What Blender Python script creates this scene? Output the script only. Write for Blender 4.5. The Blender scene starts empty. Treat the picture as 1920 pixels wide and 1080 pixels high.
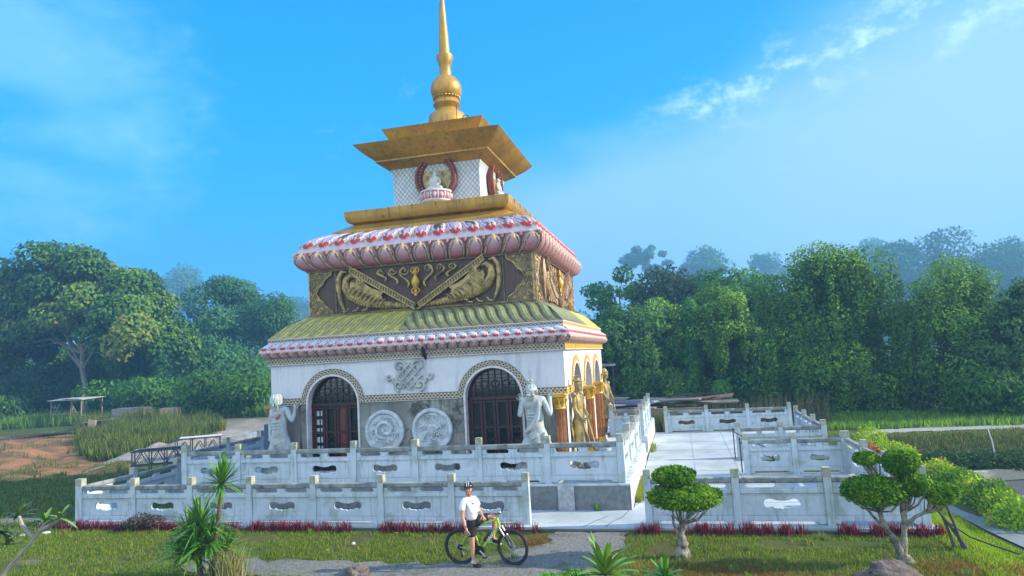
import bpy, bmesh, math, random
import numpy as np
from mathutils import Vector, Matrix, noise as mn
PI = math.pi
random.seed(7)
rng = np.random.default_rng(7)
scene = bpy.context.scene
COL = scene.collection
DG = bpy.context.evaluated_depsgraph_get

# ------------------------------------------------------------------ node helpers
class NT:
    def __init__(s, mat):
        mat.use_nodes = True
        s.t = mat.node_tree; s.t.nodes.clear()
    def n(s, typ, **kw):
        nd = s.t.nodes.new(typ)
        for k, v in kw.items(): setattr(nd, k, v)
        return nd
    def l(s, a, b): s.t.links.new(a, b)
    def val(s, inp, v):
        if isinstance(v, bpy.types.NodeSocket): s.l(v, inp)
        elif v is not None: inp.default_value = v
    def m(s, op, a, b=None, c=None, clamp=False):
        nd = s.n('ShaderNodeMath', operation=op); nd.use_clamp = clamp
        s.val(nd.inputs[0], a); s.val(nd.inputs[1], b)
        if c is not None: s.val(nd.inputs[2], c)
        return nd.outputs[0]
    def mix(s, f, a, b, mode='MIX'):
        nd = s.n('ShaderNodeMix', data_type='RGBA', blend_type=mode)
        s.val(nd.inputs[0], f)
        s.val(nd.inputs[6], a if isinstance(a, bpy.types.NodeSocket) else (*a[:3], 1))
        s.val(nd.inputs[7], b if isinstance(b, bpy.types.NodeSocket) else (*b[:3], 1))
        return nd.outputs[2]
    def coord(s, kind='Object', scale=(1, 1, 1), loc=(0, 0, 0), rot=(0, 0, 0)):
        tc = s.n('ShaderNodeTexCoord'); mp = s.n('ShaderNodeMapping')
        if kind == 'Object': s.l(s.n('ShaderNodeNewGeometry').outputs['Position'], mp.inputs[0])
        else: s.l(tc.outputs[kind], mp.inputs[0])
        mp.inputs['Scale'].default_value = scale; mp.inputs['Location'].default_value = loc; mp.inputs['Rotation'].default_value = rot
        return mp.outputs[0]
    def noise(s, vec, scale, detail=4, rough=.6):
        nd = s.n('ShaderNodeTexNoise'); s.l(vec, nd.inputs['Vector'])
        nd.inputs['Scale'].default_value = scale; nd.inputs['Detail'].default_value = detail; nd.inputs['Roughness'].default_value = rough
        return nd.outputs[0]
    def step(s, x, lo, hi):
        nd = s.n('ShaderNodeMapRange', interpolation_type='SMOOTHSTEP')
        s.val(nd.inputs[0], x); nd.inputs[1].default_value = lo; nd.inputs[2].default_value = hi
        return nd.outputs[0]
    def out(s, color, rough=.7, metal=0., bump=None, bstr=.3, bdist=.02, trans=None, spec=.5):
        b = s.n('ShaderNodeBsdfPrincipled'); o = s.n('ShaderNodeOutputMaterial')
        s.val(b.inputs['Base Color'], color if isinstance(color, bpy.types.NodeSocket) else (*color[:3], 1))
        s.val(b.inputs['Roughness'], rough); s.val(b.inputs['Metallic'], metal)
        b.inputs['Specular IOR Level'].default_value = spec
        if bump is not None:
            bp = s.n('ShaderNodeBump'); bp.inputs['Strength'].default_value = bstr; bp.inputs['Distance'].default_value = bdist
            s.l(bump, bp.inputs['Height']); s.l(bp.outputs[0], b.inputs['Normal'])
        if trans:
            tr = s.n('ShaderNodeBsdfTranslucent'); s.val(tr.inputs[0], color if isinstance(color, bpy.types.NodeSocket) else (*color[:3], 1))
            mx = s.n('ShaderNodeMixShader'); mx.inputs[0].default_value = trans
            s.l(b.outputs[0], mx.inputs[1]); s.l(tr.outputs[0], mx.inputs[2]); s.l(mx.outputs[0], o.inputs[0])
        else: s.l(b.outputs[0], o.inputs[0])

def newmat(name):
    m = bpy.data.materials.new(name); return m, NT(m)

def pm(name, c1, c2=None, scale=2., rough=.7, metal=0., bump=.25, bscale=25., bdist=.02, streak=None, sa=.5, ss=(5, 5, .5), spots=None, spa=.6, spscale=1.5, spec=.5):
    """painted / stone / metal surface: two tones, optional vertical run-off streaks and blotches"""
    m, t = newmat(name)
    c2 = c2 or tuple(x * .75 for x in c1)
    v = t.coord()
    col = t.mix(t.step(t.noise(v, scale, 6), .35, .68), c1, c2)
    col = t.mix(t.m('MULTIPLY', t.noise(v, scale * 9, 3), .35), col, tuple(x * .6 for x in c1))
    if streak:
        sv = t.coord(scale=ss)
        f = t.m('MULTIPLY', t.step(t.noise(sv, 1.6, 5, .65), .5, .72), sa)
        col = t.mix(f, col, streak)
    if spots:
        f = t.m('MULTIPLY', t.step(t.noise(v, spscale, 6, .7), .52, .66), spa)
        col = t.mix(f, col, spots)
    t.out(col, rough, metal, t.noise(v, bscale, 5), bump, bdist, spec=spec)
    return m

def attrmat(name, rough=.6, metal=0., mul=(1, 1, 1), nscale=12., nam=.35, trans=None, attr='Col', bump=.2, spec=.5):
    m, t = newmat(name)
    a = t.n('ShaderNodeVertexColor', layer_name=attr)
    col = t.mix(1., a.outputs[0], mul, 'MULTIPLY')
    if nam:
        v = t.coord()
        col = t.mix(t.m('MULTIPLY', t.step(t.noise(v, nscale, 5), .4, .75), nam), col, (.03, .03, .025))
        t.out(col, rough, metal, t.noise(v, nscale * 3, 3), bump, .01, trans, spec)
    else: t.out(col, rough, metal, None, trans=trans, spec=spec)
    return m

def braidmat(name, hi, mid, dark, period=.24):
    """interlaced border band: two waves crossing, drawn in strip UV (metres, 0..1)"""
    m, t = newmat(name)
    uv = t.n('ShaderNodeUVMap').outputs[0]
    sp = t.n('ShaderNodeSeparateXYZ'); t.l(uv, sp.inputs[0])
    u, v = sp.outputs[0], sp.outputs[1]
    hgt = None
    for ph, sg in ((0, 1), (PI, 1)):
        w = t.m('SINE', t.m('ADD', t.m('MULTIPLY', u, 2 * PI / period), ph))
        d = t.m('ABSOLUTE', t.m('SUBTRACT', v, t.m('MULTIPLY_ADD', w, .27, .5)))
        h = t.m('SUBTRACT', 1., t.m('DIVIDE', d, .15), clamp=True)
        hgt = h if hgt is None else t.m('MAXIMUM', hgt, h)
    edge = t.m('SUBTRACT', 1., t.m('DIVIDE', t.m('SUBTRACT', .5, t.m('ABSOLUTE', t.m('SUBTRACT', v, .5))), .1), clamp=True)
    rr = t.m('SINE', t.m('MULTIPLY', u, 4 * PI / period))
    base = t.mix(t.step(hgt, .05, .45), dark, mid)
    base = t.mix(t.m('MULTIPLY', t.step(hgt, .45, .8), t.step(rr, -.2, .6)), base, hi)
    base = t.mix(t.step(edge, .1, .4), base, mid)
    nz = t.noise(t.coord(), 9, 5)
    base = t.mix(t.m('MULTIPLY', t.step(nz, .5, .7), .45), base, dark)
    t.out(base, .5, 0, t.m('MAXIMUM', hgt, edge), .8, .03)
    return m

# ------------------------------------------------------------------ materials
WHITE = pm('white_paint', (.70, .73, .78), (.60, .64, .70), 1.2, .75, streak=(.22, .27, .30), sa=.38, ss=(3.2, 3.2, .35))
SUNWALL = pm('sunlit_white_paint', (.78, .76, .72), (.66, .64, .60), 1.2, .75, streak=(.40, .36, .30), sa=.25, ss=(4, 4, .4))  # white wall paint with warm sunlight put into the colour, right-hand side
STAINED = pm('stained_plaster', (.33, .34, .31), (.15, .16, .145), .8, .85, streak=(.02, .028, .028), sa=.95, ss=(2.4, 2.4, .22), spots=(.03, .035, .03), spa=.85)
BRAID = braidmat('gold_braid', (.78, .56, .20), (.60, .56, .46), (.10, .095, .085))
BRAID_S = braidmat('sunlit_gold_braid', (.95, .62, .03), (.85, .60, .16), (.35, .18, .02))  # same braid, sunlight painted into its colours for the right side
GOLD = pm('gold_paint', (.54, .31, .045), (.36, .20, .03), 1.1, .4, .25, streak=(.13, .09, .035), sa=.75, ss=(6, 6, .3), spots=(.20, .13, .06), spa=.55, bscale=40)
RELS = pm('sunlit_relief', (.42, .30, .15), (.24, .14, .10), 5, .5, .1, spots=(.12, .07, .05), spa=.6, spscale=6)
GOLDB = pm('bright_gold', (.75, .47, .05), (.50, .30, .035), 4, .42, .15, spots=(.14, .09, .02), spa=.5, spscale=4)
RELG = pm('relief_gold', (.50, .38, .14), (.22, .17, .07), 5, .45, .35, spots=(.05, .045, .03), spa=.6, spscale=5)
BROWN = pm('brown_wall', (.10, .055, .042), (.065, .036, .028), 3, .6, streak=(.16, .14, .12), sa=.35, ss=(9, 9, .5))
RELD = pm('relief_dark', (.13, .10, .06), (.26, .20, .10), 6, .55, .2)
WOOD = pm('door_wood', (.045, .012, .009), (.024, .009, .008), 4, .45, bump=.15)
DARKW = pm('dark_grille', (.018, .012, .010), (.03, .022, .018), 5, .6)
WOODR = pm('lit_door_wood', (.15, .03, .02), (.09, .018, .014), 4, .4, bump=.15)  # brighter copy of the door wood, red light painted into one leaf
GLASS = pm('dark_glass', (.010, .012, .014), (.018, .022, .026), 1, .06, bump=0, spec=.8)
PINKW = pm('pink_brown_door', (.30, .20, .16), (.22, .14, .11), 4, .6)
COPPER = pm('copper_column', (.42, .17, .06), (.25, .08, .03), 6, .35, .35)
REDF = pm('red_frame', (.22, .05, .03), (.12, .03, .022), 5, .5)
STONE = pm('fence_stone', (.52, .61, .68), (.42, .51, .56), 1.6, .8, streak=(.15, .20, .19), sa=.62, ss=(7, 7, .6), spots=(.24, .30, .26), spa=.6, spscale=1.7)
RAILM = pm('stained_rail', (.16, .18, .17), (.33, .37, .36), 2.8, .85, spots=(.045, .05, .045), spa=.85, spscale=3.5)
MOSS = pm('mossy_cap', (.44, .46, .40), (.27, .30, .20), 7, .9, spots=(.12, .16, .05), spa=.6, spscale=6)
GRANITE = pm('granite', (.20, .22, .235), (.13, .145, .155), 8, .85, bump=.5, bscale=60, streak=(.32, .34, .36), sa=.3)
PALEST = pm('pale_stone', (.60, .67, .71), (.34, .40, .43), 4, .85, bump=.5, bscale=30, spots=(.62, .68, .74), spa=.5, spscale=6)
STATUE = pm('statue_stone', (.50, .56, .56), (.27, .32, .32), 2.6, .8, spots=(.45, .44, .36), spa=.5, spscale=3, bump=.4, bscale=30)
CONC = pm('concrete', (.46, .52, .55), (.30, .36, .38), .55, .9, spots=(.22, .27, .26), spa=.5, spscale=.9, bump=.5, bscale=30)
DARKST = pm('dark_kerb', (.06, .07, .065), (.10, .11, .09), 3, .9)  # dark grey-green tone for the kerb strip and paving cracks
ASPH = pm('asphalt', (.055, .06, .07), (.075, .08, .09), 1, .85, bscale=80, bump=.5)
WALK = pm('walk_concrete', (.20, .23, .24), (.14, .165, .165), 1.4, .9, bscale=60, bump=.5)
GRAV = pm('gravel', (.27, .275, .265), (.11, .115, .105), 26, .95, bump=1., bscale=45, bdist=.05, spots=(.07, .085, .035), spa=.7, spscale=1.4)
TRACK = pm('track_dust', (.34, .35, .33), (.24, .26, .24), 2, .95)
ROCK = pm('rock', (.20, .15, .13), (.10, .075, .07), 5, .9, bump=.9, bscale=9, bdist=.08)
BARK = pm('pale_bark', (.36, .34, .27), (.10, .085, .065), 9, .95, bump=1., bscale=26, bdist=.05, spots=(.07, .06, .045), spa=.6, spscale=9)
BARKD = pm('brown_bark', (.16, .13, .09), (.09, .075, .055), 8, .9, bump=.8, bscale=15)
TIMBER = pm('weathered_timber', (.32, .26, .18), (.20, .16, .12), 6, .9)
DKTIMB = pm('dark_timber', (.05, .045, .045), (.09, .08, .075), 5, .85)
IRON = pm('black_iron', (.015, .014, .015), (.03, .022, .02), 9, .5, .3)
SCAFF = pm('green_grey_steel', (.05, .08, .09), (.09, .12, .13), 6, .6, .3)
WPLAS = pm('white_plastic', (.75, .76, .77), (.6, .62, .65), 5, .5)
BLUET = pm('blue_tarp', (.30, .42, .55), (.20, .30, .42), 2, .6)
TARP = pm('pale_sheet', (.42, .44, .42), (.25, .28, .27), 2.5, .8)
PINKR = pm('pink_debris', (.45, .22, .14), (.30, .16, .12), 3, .9)
LIME = pm('lime_paint', (.36, .62, .03), (.30, .54, .025), 4, .3, bump=0)
BLK = pm('black_rubber', (.012, .013, .015), (.02, .021, .023), 10, .75)
BLKG = pm('black_gloss', (.012, .014, .016), (.018, .02, .022), 6, .25, bump=0)
STEEL = pm('silver', (.5, .51, .53), (.38, .4, .42), 6, .3, .9, bump=0)
SHIRT = pm('white_shirt', (.80, .81, .84), (.74, .76, .80), 3, .85, bump=.6, bscale=9, bdist=.02)
SHORTS = pm('black_shorts', (.012, .012, .016), (.022, .02, .026), 5, .9)
SKIN = pm('skin', (.56, .30, .20), (.50, .25, .165), 6, .55, bump=.05)
HAIR = pm('dark_hair', (.03, .02, .015), (.05, .035, .025), 20, .6)
PRED = pm('red_paint', (.62, .02, .02), (.5, .02, .02), 5, .5)
WLOT = pm('white_trim', (.72, .70, .73), (.55, .5, .55), 6, .5)
PLOT = pm('pink_petal', (.55, .22, .27), (.66, .45, .52), 6, .45)
EYE = pm('dark_eye', (.02, .015, .012), (.02, .015, .012), 5, .3, bump=0)
LIP = pm('lip', (.42, .14, .11), (.4, .13, .1), 5, .5, bump=0)
PETAL = attrmat('lotus_paint', .38, 0, nscale=7, nam=.22)
TILE = attrmat('tile_glaze', .55, 0, nscale=6, nam=.45)
LEAF = attrmat('leaf', .6, nam=0, trans=.24, spec=.10)
GRASSM = attrmat('grass_blade', .6, nam=0, trans=.45, spec=.2)
def lattice_mat():
    m, t = newmat('lattice_tile')
    v = t.coord(); sp = t.n('ShaderNodeSeparateXYZ'); t.l(v, sp.inputs[0])
    u = t.m('ADD', sp.outputs[0], sp.outputs[1]); z = sp.outputs[2]
    k = 1 / .17
    out = None
    for sg in (1, -1):
        f = t.m('FRACT', t.m('MULTIPLY', t.m('MULTIPLY_ADD', z, sg * .85, u), k))
        d = t.m('ABSOLUTE', t.m('SUBTRACT', f, .5))
        g = t.step(d, .40, .46)
        out = g if out is None else t.m('MAXIMUM', out, g)
    nz = t.noise(v, 3, 4)
    base = t.mix(t.step(nz, .4, .7), (.62, .68, .72), (.50, .57, .60))
    t.out(t.mix(t.m('MULTIPLY', out, .8), base, (.10, .14, .15)), .45, 0, t.m('SUBTRACT', 1., out), .5, .02)
    return m
LATT = lattice_mat()
def ground_mat():
    m, t = newmat('ground_cover')
    a = t.n('ShaderNodeVertexColor', layer_name='Col')
    v = t.coord()
    n1 = t.noise(v, .8, 8, .7); n2 = t.noise(v, 9, 6, .7)
    col = t.mix(t.m('MULTIPLY', t.step(n1, .4, .65), .45), a.outputs[0], t.mix(1., a.outputs[0], (.55, .5, .4), 'MULTIPLY'))
    col = t.mix(t.m('MULTIPLY', t.step(n2, .45, .7), .5), col, t.mix(1., a.outputs[0], (.45, .5, .45), 'MULTIPLY'))
    t.out(col, .95, 0, n2, .8, .06, spec=.1)
    return m
GROUND = ground_mat()

# ------------------------------------------------------------------ mesh builder
def finish(o, parent=None, label=None, smooth=40):
    COL.objects.link(o)
    if parent is not None: o.parent = parent
    if label: o['label'] = label
    me = o.data
    if smooth and me and len(me.polygons):
        me.polygons.foreach_set('use_smooth', [True] * len(me.polygons))
        try: me.set_sharp_from_angle(angle=math.radians(smooth))
        except Exception: pass
    return o

class MB:
    def __init__(s): s.v = []; s.f = []; s.mi = []; s.uv = None; s.c = None
    def add(s, vs, fs, m=0):
        o = len(s.v); s.v += [tuple(map(float, v)) for v in vs]
        s.f += [tuple(int(i) + o for i in f) for f in fs]; s.mi += [m] * len(fs); return s
    def box(s, c, d, m=0, rz=0, top=1., ry=0, rx=0):
        vs = []
        R = Matrix.Rotation(rz, 3, 'Z') @ Matrix.Rotation(ry, 3, 'Y') @ Matrix.Rotation(rx, 3, 'X')
        for z in (-.5, .5):
            k = top if z > 0 else 1
            for x, y in ((-.5, -.5), (.5, -.5), (.5, .5), (-.5, .5)):
                vs.append(Vector(c) + R @ Vector((x * d[0] * k, y * d[1] * k, z * d[2])))
        return s.add(vs, [(0, 3, 2, 1), (4, 5, 6, 7), (0, 1, 5, 4), (1, 2, 6, 5), (2, 3, 7, 6), (3, 0, 4, 7)], m)
    def bar(s, p, q, w, h, m=0, up=(0, 0, 1)):
        p = Vector(p); q = Vector(q); d = (q - p).normalized(); u = Vector(up)
        if abs(d.dot(u)) > .98: u = Vector((1, 0, 0))
        a = d.cross(u).normalized(); b = a.cross(d)
        vs = [e + a * (x * w / 2) + b * (y * h / 2) for e in (p, q) for x, y in ((-1, -1), (1, -1), (1, 1), (-1, 1))]
        return s.add(vs, [(0, 1, 2, 3), (7, 6, 5, 4), (0, 4, 5, 1), (1, 5, 6, 2), (2, 6, 7, 3), (3, 7, 4, 0)], m)
    def tube(s, pts, r, n=8, m=0, flat=1., closed=False):
        P = [Vector(p) for p in pts]; N = len(P)
        R = r if isinstance(r, (list, tuple)) else [r] * N
        vs = []; ref = None
        for i in range(N):
            d = (P[(i + 1) % N] - P[i - 1]) if closed else (P[min(i + 1, N - 1)] - P[max(i - 1, 0)])
            if d.length < 1e-9: d = Vector((0, 0, 1))
            d.normalize()
            if ref is None: ref = Vector((0, 0, 1)) if abs(d.z) < .9 else Vector((0, 1, 0))
            a = d.cross(ref)
            if a.length < 1e-6: a = d.orthogonal()
            a.normalize(); b = a.cross(d); ref = b
            for k in range(n):
                t = 2 * PI * k / n
                vs.append(P[i] + a * (math.cos(t) * R[i]) + b * (math.sin(t) * R[i] * flat))
        fs = [(i * n + k, i * n + (k + 1) % n, ((i + 1) % N) * n + (k + 1) % n, ((i + 1) % N) * n + k) for i in range(N if closed else N - 1) for k in range(n)]
        if not closed: fs += [tuple(range(n - 1, -1, -1)), tuple((N - 1) * n + k for k in range(n))]
        return s.add(vs, fs, m)
    def lathe(s, prof, c=(0, 0, 0), n=24, m=0, axis='Z', a0=0, a1=2 * PI, sq=None):
        full = abs(a1 - a0 - 2 * PI) < 1e-6; N = n if full else n + 1; vs = []
        for r, z in prof:
            for k in range(N):
                t = a0 + (a1 - a0) * k / n
                x, y = r * math.cos(t), r * math.sin(t)
                if axis == 'Z': p = (c[0] + x, c[1] + y, c[2] + z)
                elif axis == 'Y': p = (c[0] + x, c[1] + z, c[2] + y)
                else: p = (c[0] + z, c[1] + x, c[2] + y)
                vs.append(p)
        fs = []
        for i in range(len(prof) - 1):
            for k in range(n):
                k2 = (k + 1) % N
                fs.append((i * N + k, i * N + k2, (i + 1) * N + k2, (i + 1) * N + k))
        if full and prof[0][0] > 1e-4: fs.append(tuple(range(N - 1, -1, -1)))
        if full and prof[-1][0] > 1e-4: fs.append(tuple((len(prof) - 1) * N + k for k in range(N)))
        return s.add(vs, fs, m)
    def sph(s, c, r, m=0, nu=12, nv=8, rot=None):
        if not isinstance(r, (tuple, list)): r = (r, r, r)
        vs = []
        for j in range(nv + 1):
            ph = PI * j / nv
            for i in range(nu):
                th = 2 * PI * i / nu
                p = Vector((r[0] * math.sin(ph) * math.cos(th), r[1] * math.sin(ph) * math.sin(th), r[2] * math.cos(ph)))
                if rot is not None: p = rot @ p
                vs.append(Vector(c) + p)
        fs = [(j * nu + i, (j + 1) * nu + i, (j + 1) * nu + (i + 1) % nu, j * nu + (i + 1) % nu) for j in range(nv) for i in range(nu)]
        return s.add(vs, fs, m)
    def strip(s, lo, hi, us, m=0):
        """ribbon with UV: u metres along, v 0..1 across"""
        if s.uv is None: s.uv = []
        n = len(lo); o = len(s.v)
        s.v += [tuple(map(float, p)) for p in lo] + [tuple(map(float, p)) for p in hi]
        for i in range(n - 1):
            s.f.append((o + i, o + i + 1, o + n + i + 1, o + n + i)); s.mi.append(m)
            s.uv += [(us[i], 0), (us[i + 1], 0), (us[i + 1], 1), (us[i], 1)]
        return s
    def mesh(s, name, mats, fix=True, off=(0, 0, 0)):
        me = bpy.data.meshes.new(name)
        me.from_pydata([(a + off[0], b + off[1], c + off[2]) for a, b, c in s.v], [], s.f)
        for m in (mats if isinstance(mats, (list, tuple)) else [mats]): me.materials.append(m)
        me.polygons.foreach_set('material_index', s.mi)
        if s.uv is not None and len(s.uv) == len(me.loops):
            l = me.uv_layers.new(name='UVMap'); l.data.foreach_set('uv', [x for p in s.uv for x in p])
        if s.c is not None:
            a = me.color_attributes.new('Col', 'FLOAT_COLOR', 'POINT'); a.data.foreach_set('color', [x for c in s.c for x in (*c, 1.)])
        if fix:
            bm = bmesh.new(); bm.from_mesh(me); bmesh.ops.recalc_face_normals(bm, faces=bm.faces); bm.to_mesh(me); bm.free()
        me.update(); return me
    def build(s, name, mats, parent=None, label=None, smooth=40, fix=True, off=(0, 0, 0)):
        return finish(bpy.data.objects.new(name, s.mesh(name, mats, fix, off)), parent, label, smooth)

def thing(name, label, cat, loc=(0, 0, 0), rz=0, group=None):
    o = bpy.data.objects.new(name, None); COL.objects.link(o); o.empty_display_size = .3
    o.location = loc; o.rotation_euler = (0, 0, rz); o['label'] = label; o['category'] = cat
    if group: o['group'] = group
    return o
def tag(o, label, cat, group=None, kind=None):
    o['label'] = label; o['category'] = cat
    if group: o['group'] = group
    if kind: o['kind'] = kind
    return o
def struct(o):
    o['kind'] = 'structure'; return o
def copy_tree(o, parent=None):
    c = o.copy(); COL.objects.link(c); c.parent = parent
    for ch in list(o.children): copy_tree(ch, c)
    return c

def curve(P, n=5):
    P = [Vector(p) for p in P]; out = []
    for i in range(len(P) - 1):
        a, b, c, d = P[max(i - 1, 0)], P[i], P[i + 1], P[min(i + 2, len(P) - 1)]
        for k in range(n):
            t_ = k / n; out.append(.5 * ((2 * b) + (c - a) * t_ + (2 * a - 5 * b + 4 * c - d) * t_ ** 2 + (3 * b - a - 3 * c + d) * t_ ** 3))
    return out + [P[-1]]
def plate(outer, holes, thick, bevel=0.):
    """flat plate with holes in XY, extruded along Z; returns verts, faces"""
    cu = bpy.data.curves.new('t', 'CURVE'); cu.dimensions = '2D'; cu.fill_mode = 'BOTH'; cu.extrude = thick / 2 - bevel
    if bevel: cu.bevel_depth = bevel; cu.bevel_resolution = 0; cu.offset = -bevel
    for pts in [outer] + list(holes):
        sp = cu.splines.new('POLY'); sp.points.add(len(pts) - 1)
        sp.points.foreach_set('co', [x for p in pts for x in (p[0], p[1], 0, 1)]); sp.use_cyclic_u = True
    o = bpy.data.objects.new('t', cu); COL.objects.link(o); dg = DG(); dg.update()
    me = bpy.data.meshes.new_from_object(o.evaluated_get(dg))
    vs = [tuple(v.co) for v in me.vertices]; fs = [tuple(p.vertices) for p in me.polygons]
    bpy.data.objects.remove(o); bpy.data.curves.remove(cu); bpy.data.meshes.remove(me)
    return vs, fs

def skin(nodes, edges, root, level=2):
    """continuous body grown over a skeleton; nodes name->(x,y,z,r) or (x,y,z,rx,ry)"""
    names = list(nodes); me = bpy.data.meshes.new('t')
    me.from_pydata([nodes[n][:3] for n in names], [(names.index(a), names.index(b)) for a, b in edges], [])
    o = bpy.data.objects.new('t', me); COL.objects.link(o)
    md = o.modifiers.new('s', 'SKIN'); md.use_smooth_shade = True
    lay = me.skin_vertices[0] if len(me.skin_vertices) else None
    if lay is None:
        bm = bmesh.new(); bm.from_mesh(me); bm.verts.layers.skin.verify(); bm.to_mesh(me); bm.free(); lay = me.skin_vertices[0]
    for i, n in enumerate(names):
        q = nodes[n]; lay.data[i].radius = (q[3], q[4] if len(q) > 4 else q[3]); lay.data[i].use_root = (n == root)
    sb = o.modifiers.new('b', 'SUBSURF'); sb.levels = level; sb.render_levels = level
    dg = DG(); dg.update(); m2 = bpy.data.meshes.new_from_object(o.evaluated_get(dg))
    vs = [tuple(v.co) for v in m2.vertices]; fs = [tuple(p.vertices) for p in m2.polygons]
    bpy.data.objects.remove(o); bpy.data.meshes.remove(me); bpy.data.meshes.remove(m2)
    return vs, fs
def lerp(a, b, f): return tuple(p * (1 - f) + q * f for p, q in zip(a, b))
def chain(*names): return [(names[i], names[i + 1]) for i in range(len(names) - 1)]
def add_hand(nodes, edges, pre, wrist, d, side, s, curl=.25, nrm=None):
    """palm, four unequal bent fingers and a thumb leaving the side of the palm"""
    w = Vector(nodes[wrist][:3]); d = Vector(d).normalized(); sd = Vector(side).normalized(); n = Vector(nrm).normalized() if nrm else d.cross(sd).normalized()
    p = w + d * (.06 * s); nodes[pre + 'palm'] = (*p, .030 * s, .020 * s); edges.append((wrist, pre + 'palm'))
    for i, (off, ln) in enumerate(((-.030, .068), (-.010, .080), (.010, .075), (.030, .060))):
        a = w + d * (.095 * s) + sd * (off * s); b = a + (d + sd * off * 4 + n * curl) .normalized() * (ln * .55 * s); c = b + (d * .75 + n * curl * 2.4).normalized() * (ln * .45 * s)
        for k, q, r in ((0, a, .0095), (1, b, .0085), (2, c, .007)): nodes[f'{pre}f{i}{k}'] = (*q, r * s)
        edges += [(pre + 'palm', f'{pre}f{i}0'), (f'{pre}f{i}0', f'{pre}f{i}1'), (f'{pre}f{i}1', f'{pre}f{i}2')]
    a = w + d * (.045 * s) - sd * (.036 * s); b = a + (d * .7 - sd * .8 + n * curl * .6).normalized() * (.04 * s); c = b + (d - sd * .2 + n * curl).normalized() * (.03 * s)
    for k, q, r in ((0, a, .012), (1, b, .010), (2, c, .008)): nodes[f'{pre}t{k}'] = (*q, r * s)
    edges += [(pre + 'palm', pre + 't0'), (pre + 't0', pre + 't1'), (pre + 't1', pre + 't2')]

# ------------------------------------------------------------------ camera, light, sky
CAMP = (0, 0, 4.2787)
cam = bpy.data.cameras.new('camera'); co = bpy.data.objects.new('camera', cam); COL.objects.link(co)
Rm = [(.96895459, .24091724, -.05555071), (-.0782352, .08563354, -.9932503), (-.23453412, .96676046, .10182322)]
m4 = Matrix(((Rm[0][0], -Rm[1][0], -Rm[2][0], CAMP[0]), (Rm[0][1], -Rm[1][1], -Rm[2][1], CAMP[1]), (Rm[0][2], -Rm[1][2], -Rm[2][2], CAMP[2]), (0, 0, 0, 1)))
co.matrix_world = m4; cam.sensor_width = 36; cam.lens = 1258.99 / 1920 * 36; cam.clip_end = 3000; cam.clip_start = .1
scene.camera = co
SAZ, SEL = math.radians(9), math.radians(27)      # sun: to the right, slightly behind the temple
sv = Vector((math.cos(SAZ) * math.cos(SEL), math.sin(SAZ) * math.cos(SEL), math.sin(SEL)))
sl = bpy.data.lights.new('sun', 'SUN'); sl.energy = 5.0; sl.angle = math.radians(.6); sl.color = (1., .86, .62)
so = bpy.data.objects.new('sun', sl); COL.objects.link(so); so.rotation_euler = sv.to_track_quat('Z', 'Y').to_euler(); so.location = (20, 5, 30)

w = bpy.data.worlds.new('World'); scene.world = w; w.use_nodes = True
t = NT(w)
sky = t.n('ShaderNodeTexSky', sky_type='NISHITA'); sky.sun_disc = False; sky.sun_elevation = SEL; sky.sun_rotation = math.atan2(sv.x, sv.y)
sky.dust_density = .3; sky.ozone_density = 2.5; sky.altitude = 200
tc = t.n('ShaderNodeTexCoord'); D = tc.outputs['Generated']
def dot(n):
    v = t.n('ShaderNodeVectorMath', operation='DOT_PRODUCT'); t.l(D, v.inputs[0]); v.inputs[1].default_value = n; return v.outputs['Value']
def pxdir(x, y):
    a, b = (x - 960) / 1258.99, (y - 540) / 1258.99
    return (Vector(Rm[0]) * a + Vector(Rm[1]) * b + Vector(Rm[2])).normalized()
dz = dot((0, 0, 1))
SK = 10.   # colours below are given for strength .1
def ramp(x, stops):
    r = t.n('ShaderNodeValToRGB'); t.l(x, r.inputs[0]); e = r.color_ramp.elements
    while len(e) < len(stops): e.new(.5)
    for k, (p, c) in enumerate(stops): e[k].position = p; e[k].color = (*c, 1)
    return r.outputs[0]
clear = ramp(dz, [(0., (.07, .34, .70)), (.14, (.02, .31, .74)), (.30, (.0, .27, .78)), (.5, (0, .215, .80)), (1., (0, .18, .75))])
sc_ = t.n('ShaderNodeVectorMath', operation='SCALE'); t.l(clear, sc_.inputs[0]); sc_.inputs['Scale'].default_value = SK
base = t.mix(.97, sky.outputs[0], sc_.outputs[0])
# thin cloud bank: below the great circle through two directions on the upper right
d1, d2 = pxdir(1150, 240), pxdir(1760, 0)
nb = d1.cross(d2).normalized()
if nb.dot(pxdir(1500, 500)) < 0: nb = -nb
below = dot(nb)
vec = t.n('ShaderNodeMapping'); t.l(D, vec.inputs[0]); vec.inputs['Scale'].default_value = (1.2, 1.2, 3.2)
n_big = t.noise(vec.outputs[0], 2.2, 6, .55)
vec2 = t.n('ShaderNodeMapping'); t.l(D, vec2.inputs[0]); vec2.inputs['Scale'].default_value = (1, 1, 1.6)
n_sm = t.noise(vec2.outputs[0], 22., 9, .62)
edge = t.m('ADD', below, t.m('MULTIPLY', t.m('SUBTRACT', n_big, .5), .22))
fade_l = t.step(dot(pxdir(1700, 400)), .66, .90)          # bank thins out towards the left
veil = t.m('MULTIPLY', t.m('MULTIPLY', t.step(edge, -.05, .10), fade_l), .88)
base = t.mix(veil, base, (.21 * SK, .41 * SK, .68 * SK))
rightness = t.step(dot(pxdir(1950, 420)), .90, 1.0)
base = t.mix(t.m('MULTIPLY', rightness, .5), base, (.30 * SK, .46 * SK, .69 * SK))
sdist = t.m('ABSOLUTE', t.m('ADD', below, -.015))
streak = t.m('MULTIPLY', t.m('SUBTRACT', 1., t.m('DIVIDE', sdist, .06), clamp=True), t.step(n_sm, .46, .72))
streak = t.m('MULTIPLY', streak, t.step(dot(pxdir(1560, 90)), .955, .995))
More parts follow.
